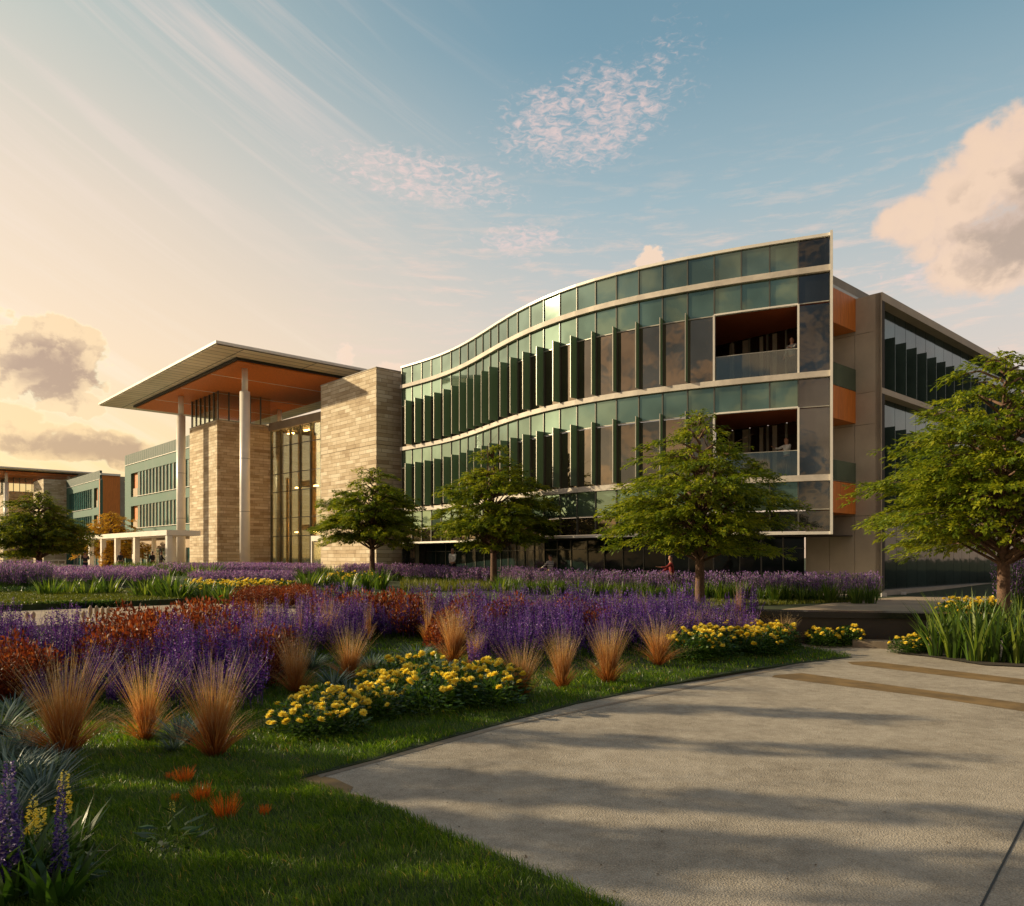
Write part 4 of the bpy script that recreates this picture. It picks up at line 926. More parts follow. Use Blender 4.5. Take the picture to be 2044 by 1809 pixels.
# purple sage
LMK = [(20, 'at the picture edge'), (130, 'over the widest feather grass'), (290, 'over the narrow feather grass'), (428, 'over the third feather grass'), (510, 'right of the third feather grass'), (590, 'over the fourth feather grass'), (697, 'over the left marigolds'), (800, 'over the middle marigolds'), (905, 'beside the central pale plumes'), (1040, 'over the right marigold end'), (1122, 'over the smallest row grass'), (1214, 'over the largest row grass'), (1314, 'over the last row grass'), (1432, 'over the second marigold clump')]
def sage(poly, n, s0, s1, label, mind=.42, seed=0):
    pts = scatter_px(poly, n, -.4, mind, seed)
    for i, (x, y) in enumerate(pts):
        px = CX + FPX * x / y; lm = min(((abs(px - a), nm) for a, nm in LMK))[1]; ym = sorted(p[1] for p in pts)[len(pts) // 2]
        plant('purple_sage', rnd.choice(SALV), x, y, rnd.uniform(s0 * .72, s1 * 1.08), f"{label}, {'near side' if y < ym else 'far side'}, {lm}", 'flowering plant', label + ' patch')
sage([(-60, 1375), (150, 1375), (150, 1330), (-60, 1310)], 24, .85, 1.1, 'deep purple sage, leftmost mass', .40, 1)
sage([(150, 1385), (330, 1380), (230, 1345), (150, 1335)], 14, .66, .82, 'dark low purple sage', .42, 2)
sage([(330, 1400), (540, 1370), (560, 1320), (340, 1330)], 26, .88, 1.05, 'dense purple sage clump', .38, 3)
sage([(540, 1330), (720, 1310), (720, 1280), (560, 1286)], 22, .82, 1.02, 'pinkish purple sage', .42, 4)
sage([(640, 1300), (960, 1300), (950, 1275), (640, 1272)], 40, .85, 1.05, 'central purple sage', .44, 5)
sage([(950, 1350), (1060, 1335), (1300, 1320), (1490, 1300), (1500, 1275), (950, 1275)], 100, .88, 1.10, 'right hand purple sage', .42, 6)
sage([(60, 1422), (250, 1418), (250, 1392), (60, 1392)], 8, .62, .85, 'short purple sage among the front feather grasses', .42, 31)
sage([(330, 1420), (500, 1412), (500, 1385), (330, 1392)], 8, .7, .9, 'short purple sage close behind the third grass', .42, 32)
def rust(poly, n, s0, s1, label, seed, z=-.4, mind=.38):
    pts = scatter_px(poly, n, z, mind, seed); ym = sorted(p[1] for p in pts)[len(pts) // 2]; xm = sorted(p[0] / p[1] for p in pts)[len(pts) // 2]
    for x, y in pts:
        plant('rust_shrub', rnd.choice(RUST), x, y, rnd.uniform(s0, s1), f"{label}, {'near' if y < ym else 'far'} {'left' if x / y < xm else 'right'} part", 'shrub', label + ' patch')
rust([(-60, 1412), (95, 1395), (110, 1375), (-60, 1380)], 14, 1.15, 1.4, 'rust red shrub at the left edge before the purple sage', 1)
rust([(225, 1352), (330, 1352), (440, 1310), (430, 1290), (250, 1310)], 17, 1.15, 1.7, 'rust red shrub in the diagonal drift left of centre', 2, mind=.5)
rust([(-20, 1375), (540, 1375), (560, 1330), (-20, 1330)], 14, 1.15, 1.45, 'dark red shrub scattered through the left purple sage', 21, mind=.8)
rust([(640, 1300), (1200, 1310), (1200, 1285), (640, 1280)], 12, 1.3, 1.6, 'dark red shrub scattered through the central purple sage', 22, mind=.8)
rust([(430, 1300), (520, 1290), (520, 1275), (450, 1278)], 5, .9, 1.2, 'rust red shrub at the back of the left purple mass', 5)
rust([(650, 1285), (840, 1290), (850, 1279), (660, 1277)], 11, 1.45, 1.7, 'tall rust red shrub rising out of the central purple mass', 3, mind=.32)
rust([(870, 1322), (960, 1318), (960, 1300), (870, 1302)], 7, 1.0, 1.3, 'rust red shrub beside the central feather grass', 4)
for x, y in scatter_px([(470, 1216), (632, 1214), (640, 1196), (470, 1198)], 26, 0, .42, 9):
    plant('rust_shrub', rnd.choice(RUST), x, y, rnd.uniform(1.0, 1.2), 'rust brown shrub in the clipped far hedge beside the pale plaza', 'shrub', 'far rust hedge')
# feather grasses
ST = [(130, 1505, 225, 1.25, 'feather grass tuft at the far left front, widest of the front row'), (290, 1478, 190, .85, 'narrow upright feather grass, second from the left in the front row'),
      (428, 1508, 215, 1.1, 'full feather grass tuft above the orange tufts, third from the left in front'), (590, 1384, 140, 1.0, 'feather grass tuft just left of the big yellow marigold bed, farther back'),
      (697, 1360, 125, 1.0, 'feather grass rising behind the left part of the yellow marigold bed'), (905, 1336, 130, 1.0, 'feather grass with pale plumes behind the centre of the marigold bed'),
      (948, 1345, 95, .8, 'thin leaning feather grass right beside the pale plumed one'), (1040, 1390, 132, .95, 'feather grass touching the right end of the big marigold bed'),
      (1122, 1374, 128, .95, 'feather grass in the row along the pavement, second right of the marigold bed'), (1214, 1364, 138, 1.05, 'largest feather grass of the row nearest the pavement edge, right of centre'),
      (1314, 1338, 118, 1.05, 'feather grass at the right end of the row before the second marigold clump'), (1385, 1300, 85, 1.1, 'golden feather grass just behind the left end of the second marigold clump'),
      (1432, 1292, 80, 1.2, 'golden feather grass behind the middle of the second marigold clump'), (1478, 1288, 72, 1.2, 'golden feather grass behind the right of the second marigold clump'),
      (1562, 1284, 62, 1.8, 'low sprawling golden feather grass before the dark retaining wall'), (520, 1335, 95, 1.2, 'straw coloured feather grass half hidden in purple sage left of centre'),
      (655, 1310, 110, .8, 'tall pale feather grass within the pinkish sage left of centre')]
for i, (px, py, hp, wf_, lb) in enumerate(ST):
    d_ = 3068 / (py - HY); x, y = Gp(px, py); zz = gz(x, y); s_ = (hp * d_ / FPX / .95 + (zz + .4) * -.5) * .86
    o = plant('feather_grass', STIPA[i % 3], x, y, (s_ * wf_, s_ * wf_, s_ * 1.04), lb, 'ornamental grass', 'feather grass tufts')
# pale plumes among the sage
PL = [stipa_mesh(s_, 90, 1.15, .18) for s_ in (21, 22)]
for me_ in PL: me_.materials[0] = M['beigeplume'] if 'beigeplume' in M else M['stipa']
for i, (x, y) in enumerate(scatter_px([(430, 1330), (950, 1300), (1480, 1295), (1480, 1278), (600, 1278)], 26, -.4, .8, 12)):
    plant('plume_grass', PL[i % 2], x, y, rnd.uniform(.85, 1.0), 'slim straw coloured plume grass among the sage, ' + min(((abs(CX + FPX * x / y - a), nm) for a, nm in LMK))[1], 'ornamental grass', 'plume grasses among the sage')
# silver rosettes
for i, (px, py, s_, lb) in enumerate(((25, 1432, 1.0, 'silver leaved rosette at the left edge below the rust shrubs'), (48, 1498, 1.3, 'silver rosette left of the widest feather grass'), (15, 1560, 1.3, 'silver rosette behind the purple flower spires'), (85, 1600, 1.5, 'large silver green rosette beside the yellow snapdragons'),
      (20, 1640, 1.4, 'silver rosette lowest at the left edge'), (362, 1484, 1.0, 'silver rosette between the second and third feather grass'), (395, 1470, .8, 'small silver rosette left of the third feather grass base'), (630, 1312, 1.1, 'silver rosette in the shade between two middle feather grasses'), (665, 1375, 1.0, 'silver rosette at the left top of the marigold bed'),
      (740, 1345, 1.0, 'silver rosette behind the left marigolds'), (830, 1335, 1.15, 'bluish rosette behind the middle of the marigold bed'), (860, 1346, .8, 'small bluish rosette near the central feather grass'), (695, 1395, .9, 'silver rosette emerging from the left marigolds'), (560, 1350, 1.0, 'silver rosette under the leftward leaning grasses'), (890, 1352, .8, 'silver rosette at the foot of the central feather grass'), (-5, 1470, 1.2, 'silver rosette cut by the picture edge, level with the narrow grass'), (8, 1520, 1.3, 'silver rosette at the edge behind the purple spires, upper one'), (50, 1565, 1.3, 'silver rosette just above the shorter snapdragon'), (110, 1545, 1.1, 'silver rosette between the widest feather grass and the snapdragons'), (70, 1528, 1.0, 'silver rosette just behind the tall silver green one'), (345, 1500, .7, 'small silver rosette in the lawn between front feather grasses'), (620, 1345, 1.1, 'silver rosette just right of the fourth feather grass'))):
    x, y = Gp(px, py); plant('silver_rosette', ROS[i % 3], x, y, s_ * (1.45 if py < 1490 else 1.0), lb, 'rosette plant', 'silver rosettes')
# marigolds
def side(x, y, lab, ym):
    px = CX + FPX * x / y; lm = min(((abs(px - a), nm) for a, nm in LMK))[1]; return f"{lab}, {'front' if y < ym else 'back'}, {lm}"
def marigold(x, y, s_, label, group, nb=13, z=None):
    m_ = empty('marigold_plant', (x, y, gz(x, y) if z is None else z), ' '.join(label.split()[:16]), 'marigold', group, rnd.uniform(0, 6.28)); m_.scale = (s_,) * 3
    obj('foliage', rnd.choice(MAR), m_)
    for i in range(nb):
        a = rnd.uniform(0, 6.28); r_ = .36 * math.sqrt(rnd.random()); zz = .42 * math.sqrt(max(.06, 1 - (r_ / .40) ** 2)) + rnd.uniform(-.02, .06)
        b_ = obj('bloom', rnd.choice(BLOOM), m_, (math.cos(a) * r_, math.sin(a) * r_, zz), rnd.uniform(0, 6.28), rnd.uniform(.65, 1.3)); b_.rotation_euler.x = rnd.uniform(-.5, .5); b_.rotation_euler.y = rnd.uniform(-.5, .5)
    return m_
for x, y in scatter_px([(575, 1470), (640, 1478), (720, 1456), (760, 1446), (740, 1412), (640, 1420)], 8, -.4, .36, 1): marigold(x, y, rnd.uniform(.85, 1.0), side(x, y, 'yellow marigold in the low left end of the big bed', 8.7), 'marigolds at the left end', 17)
for x, y in scatter_px([(745, 1432), (860, 1428), (1010, 1412), (1015, 1385), (860, 1370), (720, 1392)], 21, -.4, .42, 2): marigold(x, y, rnd.uniform(.85, 1.3), side(x, y, 'yellow marigold in the full centre of the big bed', 10.3), 'marigolds in the centre', 13)
for x, y in scatter_px([(1372, 1330), (1470, 1318), (1560, 1302), (1560, 1288), (1380, 1303)], 16, -.4, .42, 3): marigold(x, y, rnd.uniform(1.1, 1.35), 'yellow marigold in the second clump near the lawn tip, ' + ('left' if x / y < .262 else 'middle' if x / y < .30 else 'right') + (' front' if y < 15.4 else ' back'), 'marigolds near the lawn tip', 15)
for x, y in scatter_px([(1625, 1289), (1690, 1289), (1690, 1282), (1625, 1282)], 4, -.4, .34, 4): marigold(x, y, rnd.uniform(.95, 1.15), 'yellow marigold in the lone round clump on the pavement by the dark wall', 'lone marigold clump', 18, -.42)
for x, y in scatter_px([(1795, 1302), (1850, 1303), (1850, 1294), (1795, 1295)], 3, -.4, .34, 5): marigold(x, y, .8, 'yellow marigold left of the tall sword leaves on the right', 'marigolds by the sword leaves', 22, -.42)
for x, y in scatter_px([(1900, 1243), (1995, 1243), (1995, 1236), (1900, 1236)], 9, 0, .42, 6): marigold(x, y, 1.25, 'pale yellow marigold behind the sword leaves beside the near trunk', 'marigolds behind the sword leaves', 16, 0)
for x, y in scatter_px([(372, 1200), (470, 1200), (590, 1190), (520, 1184), (380, 1186)], 42, 0, .55, 7): marigold(x, y, 1.5, 'small looking yellow marigold in the far strip left of the rust hedge', 'far marigold strip', 10, 0)
for x, y in scatter_px([(655, 1166), (745, 1166), (740, 1160), (655, 1160)], 16, .3, .8, 8): marigold(x, y, 1.4, 'distant yellow marigold before the right stone tower', 'distant marigolds', 10)
# sword leaved plants on the right
for i, (px, py, s_) in enumerate(((1868, 1308, 1.0), (1905, 1312, 1.12), (1948, 1318, 1.2), (1985, 1320, 1.1), (2025, 1322, 1.1), (1890, 1296, 1.1), (1930, 1298, 1.15), (2005, 1302, 1.05), (2040, 1305, 1.1), (1962, 1302, 1.1), (1850, 1300, .8), (2062, 1316, 1.1), (2030, 1290, 1.))):
    x, y = Gp(px, py); plant('sword_leaf_plant', IRIS[i % 3], x, y, s_ * 1.1, ('tall sword leaved plant at the front of the bed by the near trunk' if py > 1306 else 'tall sword leaved plant at the back of the bed by the near trunk') + (', left half' if px < 1960 else ', right half'), 'sword leaved plant', 'sword leaved plants on the right', -.42)
bed = flat('planting_bed', [Gp(1790, 1303), Gp(1850, 1309), Gp(1960, 1326), Gp(2100, 1332), Gp(2100, 1283), Gp(1830, 1284)], -.405, 'soil')
for px, py, lb in ((1858, 1308, 'short pale stone stake left among the sword leaves'), (1930, 1315, 'pale stone stake at the middle of the sword leaf bed'), (2003, 1318, 'pale stone stake at the foot of the near tree')):
    x, y = Gp(px, py - 6); MB().prism([(x - .04, y - .03), (x + .04, y - .03), (x + .05, y + .03), (x - .05, y + .03)], -.43, -.02 - rnd.random() * .06).prism([(x - .035, y - .025), (x + .035, y - .025), (x, y + .025)], -.08, .02).build('stone_stake', 'pot', None, False, (x, y, -.43))
    o = [o for o in bpy.data.objects if o.name.startswith('stone_stake') and 'label' not in o][0]; tag(o, lb, 'stake')
# irises at the terrace in front of the lavender, far beds
path = [np.array(p) for p in ((12.7, 27.3), (9.6, 28.2), (6.6, 29.6), (3.2, 31.5), (.6, 34.2), (-.6, 37.0))]
def along(path, t_):
    seg = [np.linalg.norm(b - a) for a, b in zip(path[:-1], path[1:])]; L_ = sum(seg) * t_
    for a, b, s_ in zip(path[:-1], path[1:], seg):
        if L_ <= s_: return a + (b - a) * L_ / s_
        L_ -= s_
    return path[-1]
for i in range(46):
    p = along(path, (i + .5) / 46) + np.array([rnd.uniform(-.2, .2), rnd.uniform(-.5, .2) - .5])
    plant('sword_leaf_plant', IRISD[i % 2], p[0], p[1], rnd.uniform(.7, 1.0), 'dark sword leaved plant in the far row, ' + ('before the concrete corner' if p[0] > 10.5 else 'right of the third trunk' if p[0] > 7 else 'left of the third trunk' if p[0] > 3.4 else 'between the second and third trunks' if p[0] > .8 else 'right of the second trunk'), 'sword leaved plant', 'far sword leaved row')
def lav_bed(name, polyw, h, label, dens, seed, fs=.07, per=9):
    rng = np.random.default_rng(seed); poly = [np.array(p, float) for p in polyw]; xs_ = [p[0] for p in poly]; ys_ = [p[1] for p in poly]
    A = (max(xs_) - min(xs_)) * (max(ys_) - min(ys_)); n = int(A * dens); P_ = np.c_[rng.uniform(min(xs_), max(xs_), n), rng.uniform(min(ys_), max(ys_), n), np.zeros(n)]
    P_ = P_[inside_v(P_, poly)]; P_[:, 2] = [gz(x, y) for x, y in P_[:, :2]]
    o = obj(name, amesh(name, lav_mesh(rng, P_, h, fs=fs, per=per), ['green', 'lavender'])); return tag(o, label, 'flower bed', None, 'stuff')
fp = [p + np.array([.9, .9]) for p in path]
lav_bed('lavender_bed', [*[p + np.array([.1, .0]) for p in path], np.array([-.2, 38.6]), *[p + np.array([1.2, 1.6]) for p in path[::-1]]], 1.0, 'mass of lavender along the foot of the curved facade', 16, 1, .085, 7)
lav_bed('lavender_bed', [(-1.2, 38), (-7.2, 43.5), (-11, 47.5), (-9.2, 49.), (-1.0, 41.5)], .85, 'mass of lavender before the left end of the curved facade', 9, 2, .10)
lav_bed('lavender_bed', [(-12, 46), (-18, 46), (-24, 52), (-20, 56), (-12, 50)], .8, 'pale lavender mass before the entrance glass wall', 7, 3, .11)
lav_bed('lavender_bed', [Gp(380, 1178, 0), Gp(585, 1178, 0), Gp(585, 1170, .1), Gp(380, 1170, .1)], .72, 'long lavender mass at the foot of the nearest white column', 10, 4, .10)
lav_bed('lavender_bed', [(-50, 34), (-17, 38.), (-21, 45), (-50, 42)], .82, 'dark lavender mass under the left tree and pergola', 7, 5, .11)
lav_bed('lavender_bed', [Gp(-60, 1186, 0), Gp(100, 1187, 0), Gp(100, 1178, 0), Gp(-60, 1178, 0)], 1.25, 'deep purple lavender block at the left edge of the far lawn', 14, 7, .10)
lav_bed('lavender_bed', [Gp(1995, 1232, 0), Gp(2100, 1232, 0), Gp(2100, 1215, 0), Gp(1995, 1215, 0)], 1.5, 'lavender clump behind the near tree trunk at the right edge', 20, 6, .07)
# far green hedges and clumps
def hedge(name, polyw, h, label, dens, seed, mat='iris', wd=.03, kind=None, cat='hedge'):
    rng = np.random.default_rng(seed); poly = [np.array(p, float) for p in polyw]; xs_ = [p[0] for p in poly]; ys_ = [p[1] for p in poly]
    n = int((max(xs_) - min(xs_)) * (max(ys_) - min(ys_)) * dens); P_ = np.c_[rng.uniform(min(xs_), max(xs_), n), rng.uniform(min(ys_), max(ys_), n), np.zeros(n)]
    P_ = P_[inside_v(P_, poly)]; P_[:, 2] = [gz(x, y) for x, y in P_[:, :2]]; n = len(P_)
    b = blades(rng, P_, h * rng.uniform(.4, 1, n), np.full(n, wd), rng.uniform(0, 6.28, n), h * .35 * rng.random(n), 3, 1.6, 0, .05, roll=1.2)
    o = obj(name, amesh(name, [b], [mat])); return tag(o, label, cat, None, kind)
hedge('grass_hedge', [(-26, 50), (-17, 50), (-21, 57), (-31, 60)], 1.05, 'dark green grassy hedge at the foot of the pergola and left column', 70, 1, wd=.05)
hedge('grass_hedge', [(-16.5, 47), (-9, 46.5), (-12, 51), (-19, 53)], .85, 'dark green grassy hedge before the entrance glass wall', 70, 2, wd=.05)
hedge('ground_cover', [Gp(800, 1180, .1), Gp(985, 1178, .1), Gp(990, 1172, .1), Gp(800, 1170, .1)], .5, 'bright green low ground cover left of the middle tree trunk', 120, 3, 'grasslit', .04, 'stuff', 'ground cover')
hedge('ground_cover', [Gp(1040, 1215, 0), Gp(1400, 1213, 0), Gp(1700, 1203, 0), Gp(1720, 1196, 0), Gp(1040, 1200, 0)], .16, 'short sunlit grass strip on the terrace behind the purple sage', 260, 4, 'grasslit', .03, 'stuff', 'grass')
hedge('ground_cover', [Gp(600, 1212, 0), Gp(1000, 1216, 0), Gp(1000, 1196, 0), Gp(640, 1192, 0)], .35, 'dark low ground cover behind the centre purple sage', 90, 5, 'iris', .04, 'stuff', 'ground cover')
for i, (px, py, s_, lb) in enumerate(((98, 1193, 1.1, 'spiky green shrub leftmost of four at the far lawn'), (135, 1190, .95, 'spiky green shrub second of four at the far lawn'), (172, 1192, 1.0, 'spiky green shrub third of four at the far lawn'), (215, 1190, 1.15, 'spiky green shrub rightmost of four at the far lawn'), (290, 1196, 1.15, 'broad sword leaved clump left of the far marigold strip'), (325, 1197, 1.35, 'largest dark sword leaved clump beside the far marigold strip'), (352, 1200, 1.25, 'sword leaved clump touching the pale plaza corner'), (408, 1200, .9, 'broad leaved plant before the far marigold strip'), (445, 1202, .9, 'dark agave like plant left of the rust hedge'),
      (392, 1170, 1.3, 'sword leaved clump before the foot of the left column'), (418, 1168, 1.4, 'sword leaved clump between the two white columns'), (615, 1178, 1.2, 'sword leaved clump just left of the gray path'), (640, 1176, 1.1, 'sword leaved clump on the gray path edge'), (725, 1180, 1.2, 'sword leaved clump left of the smallest tree trunk'), (758, 1178, 1.3, 'sword leaved clump right of the smallest tree trunk'), (690, 1183, 1.1, 'sword leaved clump in the far bed below the stone tower'), (1000, 1186, 1.0, 'sword leaved clump right of the middle tree trunk'))):
    x, y = Gp(px, py, 0.05); plant('sword_leaf_clump', IRISD[i % 2], x, y, (s_ * 1.5, s_ * 1.5, s_), lb, 'shrub')
lb_ = leafball(np.random.default_rng(3), 700, .5, .55, .09, .05, 0); SHR = amesh('low_shrub', [lb_], ['green'])
for i, px in enumerate(range(-20, 110, 20)): 
    x, y = Gp(px, 1191, 0); plant('low_shrub', SHR, x, y, .75, 'low clipped round shrub in the line under the left lavender block', 'shrub', 'clipped shrubs under the lavender')
# low clipped edging of the raised lawn
rng = np.random.default_rng(9); e0, e1 = Gp(-90, 1221.5, 0), Gp(235, 1212, 0); n = 2600; t_ = rng.random(n)
P_ = np.c_[e0[0] + (e1[0] - e0[0]) * t_, e0[1] + (e1[1] - e0[1]) * t_ + rng.uniform(-.02, .25, n), rng.uniform(0, .2, n)]
o = obj('clipped_edging', amesh('clipped_edging', [cards(rng, P_, unit(rng, n) + [0, -.6, .2], unit(rng, n), .1, .05, 0)], ['green'])); tag(o, 'dark green clipped edging along the front of the far raised lawn', 'hedge')
# translucent plume shaped stakes on the plaza
for i, (px, py, h) in enumerate(((160, 1256, .32), (186, 1250, .45), (210, 1243, .40), (300, 1246, .42), (372, 1243, .50), (60, 1246, .3))):
    k_ = py; d_ = 1.6 * FPX / (py - HY); y = max(d_, YE + .3); x = X(px, y); r_ = empty('plume_stake', (x, y, .006), f'pair of slim plume shaped stakes on the plaza, {["leftmost but one", "third from left", "fourth from left", "fifth from left", "rightmost and tallest", "leftmost"][i]}', 'stake', 'plume stakes')
    for dx_ in (-.07, .08):
        mb = MB(); prev = None
        for a_, b_, ra, rb in ((0, .35, .012, .02), (.35, .6, .02, .05), (.6, .85, .05, .045), (.85, 1, .045, .008)): mb.tube((x + dx_, y, .006 + a_ * h), (x + dx_, y, .006 + b_ * h), ra, rb, 8, 0, False)
        mb.build('stake', 'beige', r_, True)
# front left: spires, snapdragons, broad leaves, orange tufts
def spire(px, py, h, label, mat, n=420, r0=.04, fs=.028, start=.35):
    h *= .92; r0 *= .85; fs *= .85
    x, y = Gp(px, py); s_ = empty('flower_spire', (x, y, -.41), label, 'flower'); rng = np.random.default_rng(int(px * 7 + py))
    st = blades(rng, np.zeros((1, 3)), np.array([h]), np.array([.012]), np.array([.5]), np.array([.03]), 4, 1.5, 0, tip=.4); obj('stem', amesh('stem', [st], ['green']), s_)
    t_ = start + (1 - start) * rng.random(n); a = rng.uniform(0, 6.28, n); rr_ = r0 * (1.15 - t_) ** .6 * rng.uniform(.3, 1, n); C = np.c_[np.cos(a) * rr_ + .015 * t_, np.sin(a) * rr_, h * t_]
    ax = np.c_[np.cos(a), np.sin(a), rng.uniform(-.2, .5, n)]; obj('blossom', amesh('blossom', [cards(rng, C, ax, unit(rng, n), fs * (1.4 - t_), fs * .8 * (1.4 - t_), 0)], [mat]), s_)
    lf = leafball(rng, 60, .16, .25, .14, .035, 0); obj('leaves', amesh('leaves', [lf], ['green']), s_); return s_
spire(14, 1790, .88, 'tall purple flower spire at the left edge of the foreground', 'spire', 900, .07, .035, .25)
spire(-6, 1800, .60, 'short deep violet spire cut by the left edge', 'spire', 500, .06, .035, .2)
spire(118, 1775, .72, 'purple spire right of the yellow snapdragons', 'spire', 620, .042, .03, .15)
spire(36, 1760, .52, 'slim grey purple spire between the left edge spire and snapdragons', 'spire', 260, .03, .024)
spire(124, 1735, .70, 'tall yellow snapdragon leaning behind the purple spire', 'yellow', 190, .07, .034, .55)
spire(62, 1745, .56, 'shorter yellow snapdragon beside the left edge spire', 'yellow', 150, .06, .036, .5)
spire(75, 1730, .42, 'low bushy yellow snapdragon head', 'yellow', 160, .10, .04, .7)
spire(340, 1685, .34, 'thin pale yellow wild flower on a bare stalk in the lawn', 'yellow', 40, .05, .02, .72)
BL = [iris_mesh(s_, .42, 26, .055, .12, .9, 'green') for s_ in (31, 32)]
for i, (px, py, s_, lb) in enumerate(((30, 1800, 1.1, 'broad arching green leaves at the bottom left corner'), (110, 1808, 1.0, 'broad arching green leaves below the purple spire'), (70, 1760, .9, 'broad green leaves under the snapdragons'), (-30, 1780, 1.1, 'broad green leaves cut by the left edge'), (150, 1700, .8, 'long dark green leaves beside the tall snapdragon'))):
    x, y = Gp(px, py); plant('broad_leaf_plant', BL[i % 2], x, y, s_, lb, 'leafy plant')
rng = np.random.default_rng(77)
def coral(seed):
    rng = np.random.default_rng(seed); b, a = ring(120, .05, rng); return amesh('orange_tuft', [blades(rng, b, .15 * rng.uniform(.4, 1, 120), np.full(120, .006), a, .06 * rng.random(120), 3, 1.5, 0, roll=1.5, tip=.5)], ['orangefl'])
CT = [coral(1), coral(2)]
for i, (px, py, s_, lb) in enumerate(((368, 1563, 1.1, 'uppermost orange tuft in the front lawn'), (403, 1600, 1.1, 'middle orange tuft in the front lawn'), (450, 1632, 1.35, 'brightest and largest orange tuft in the front lawn'), (340, 1558, .6, 'tiny orange tuft left of the uppermost one'), (350, 1600, .5, 'tiny orange tuft by the pale yellow flower'), (528, 1626, .6, 'faint orange tuft nearest the pavement'))):
    x, y = Gp(px, py); plant('orange_tuft', CT[i % 2], x, y, s_, lb, 'flower tuft')

# ------------------------------------------------------------------ lawn grass
def grass(name, poly, specs, label, mat='grass', seed=1, z0=0., avoid=None):
    rng = np.random.default_rng(seed); parts = []
    for (y0, y1, x0, x1, dens, h, wd) in specs:
        n = int((y1 - y0) * (x1 - x0) * dens); P_ = np.c_[rng.uniform(x0, x1, n), rng.uniform(y0, y1, n)]
        P_ = P_[(np.abs(P_[:, 0]) < P_[:, 1] * .70 + .6)]; P_ = P_[inside_v(P_, poly)]; n = len(P_)
        cl = (np.sin(P_[:, 0] * 5.1 + np.sin(P_[:, 1] * 3.3) * 2) * np.sin(P_[:, 1] * 6.3 + np.sin(P_[:, 0] * 2.7) * 2)) * .5 + .5
        hh = h * rng.uniform(.4, 1.15, n) * (.65 + .6 * cl); Z = np.array([gz(x, y) for x, y in P_]) if z0 is None else np.full(n, z0)
        a = rng.uniform(0, 6.28, n) * .6 + cl * 3; r_ = np.clip(rng.random(n) ** 1.2 * .8 + cl * .15, 0, 1); r_ = np.where(rng.random(n) < .03, rng.uniform(.92, 1, n), r_ * .9)
        parts.append(blades(rng, np.c_[P_, Z], hh, wd * rng.uniform(.7, 1.3, n), a, hh * rng.uniform(.2, 1.1, n), 2, 1.6, 0, .1, r=r_, roll=1.2))
    o = obj(name, amesh(name, parts, [mat])); return tag(o, label, 'grass', None, 'stuff')
lp2 = [p.copy() for p in lawn_poly]
grass('lawn_grass', lp2, [(3.6, 5.5, -4.5, 1.5, 6500, .075, .0055), (5.5, 7.5, -6, 2, 5500, .075, .0065), (7.5, 10, -8, 4, 3200, .075, .008), (10, 13, -10, 6, 1500, .08, .011), (13, 18.1, -13, 7, 500, .085, .017)], 'green lawn grass around the flower bed', z0=None)
grass('far_lawn_grass', lp, [(20, 38, -30, -7, 330, .09, .03)], 'sunlit grass of the far raised lawn at the left', 'grasslit', 4, .165)

rng = np.random.default_rng(41); n = 900; P_ = np.c_[rng.uniform(-3, 11, n), rng.uniform(4.4, 17, n)]
dist = np.array([min(np.hypot(x - e_[0], y - e_[1]) for e_ in edge) for x, y in P_]); P_ = P_[(~inside_v(P_, lawn_poly)) & ((dist < .9) | (rng.random(n) < .22)) & (P_[:, 0] < P_[:, 1] * .7)]; n = len(P_)
o = obj('leaf_litter', amesh('leaf_litter', [cards(rng, np.c_[P_, np.full(n, -.419)], np.c_[rng.normal(size=(n, 2)), np.zeros(n)], np.array([0, 0, 1.]) + unit(rng, n) * .2, rng.uniform(.015, .045, n), .014, 0, rng.random(n) * .5)], ['stipa2'])); tag(o, 'small dry leaves and bits lying on the pavement', 'litter', None, 'stuff')
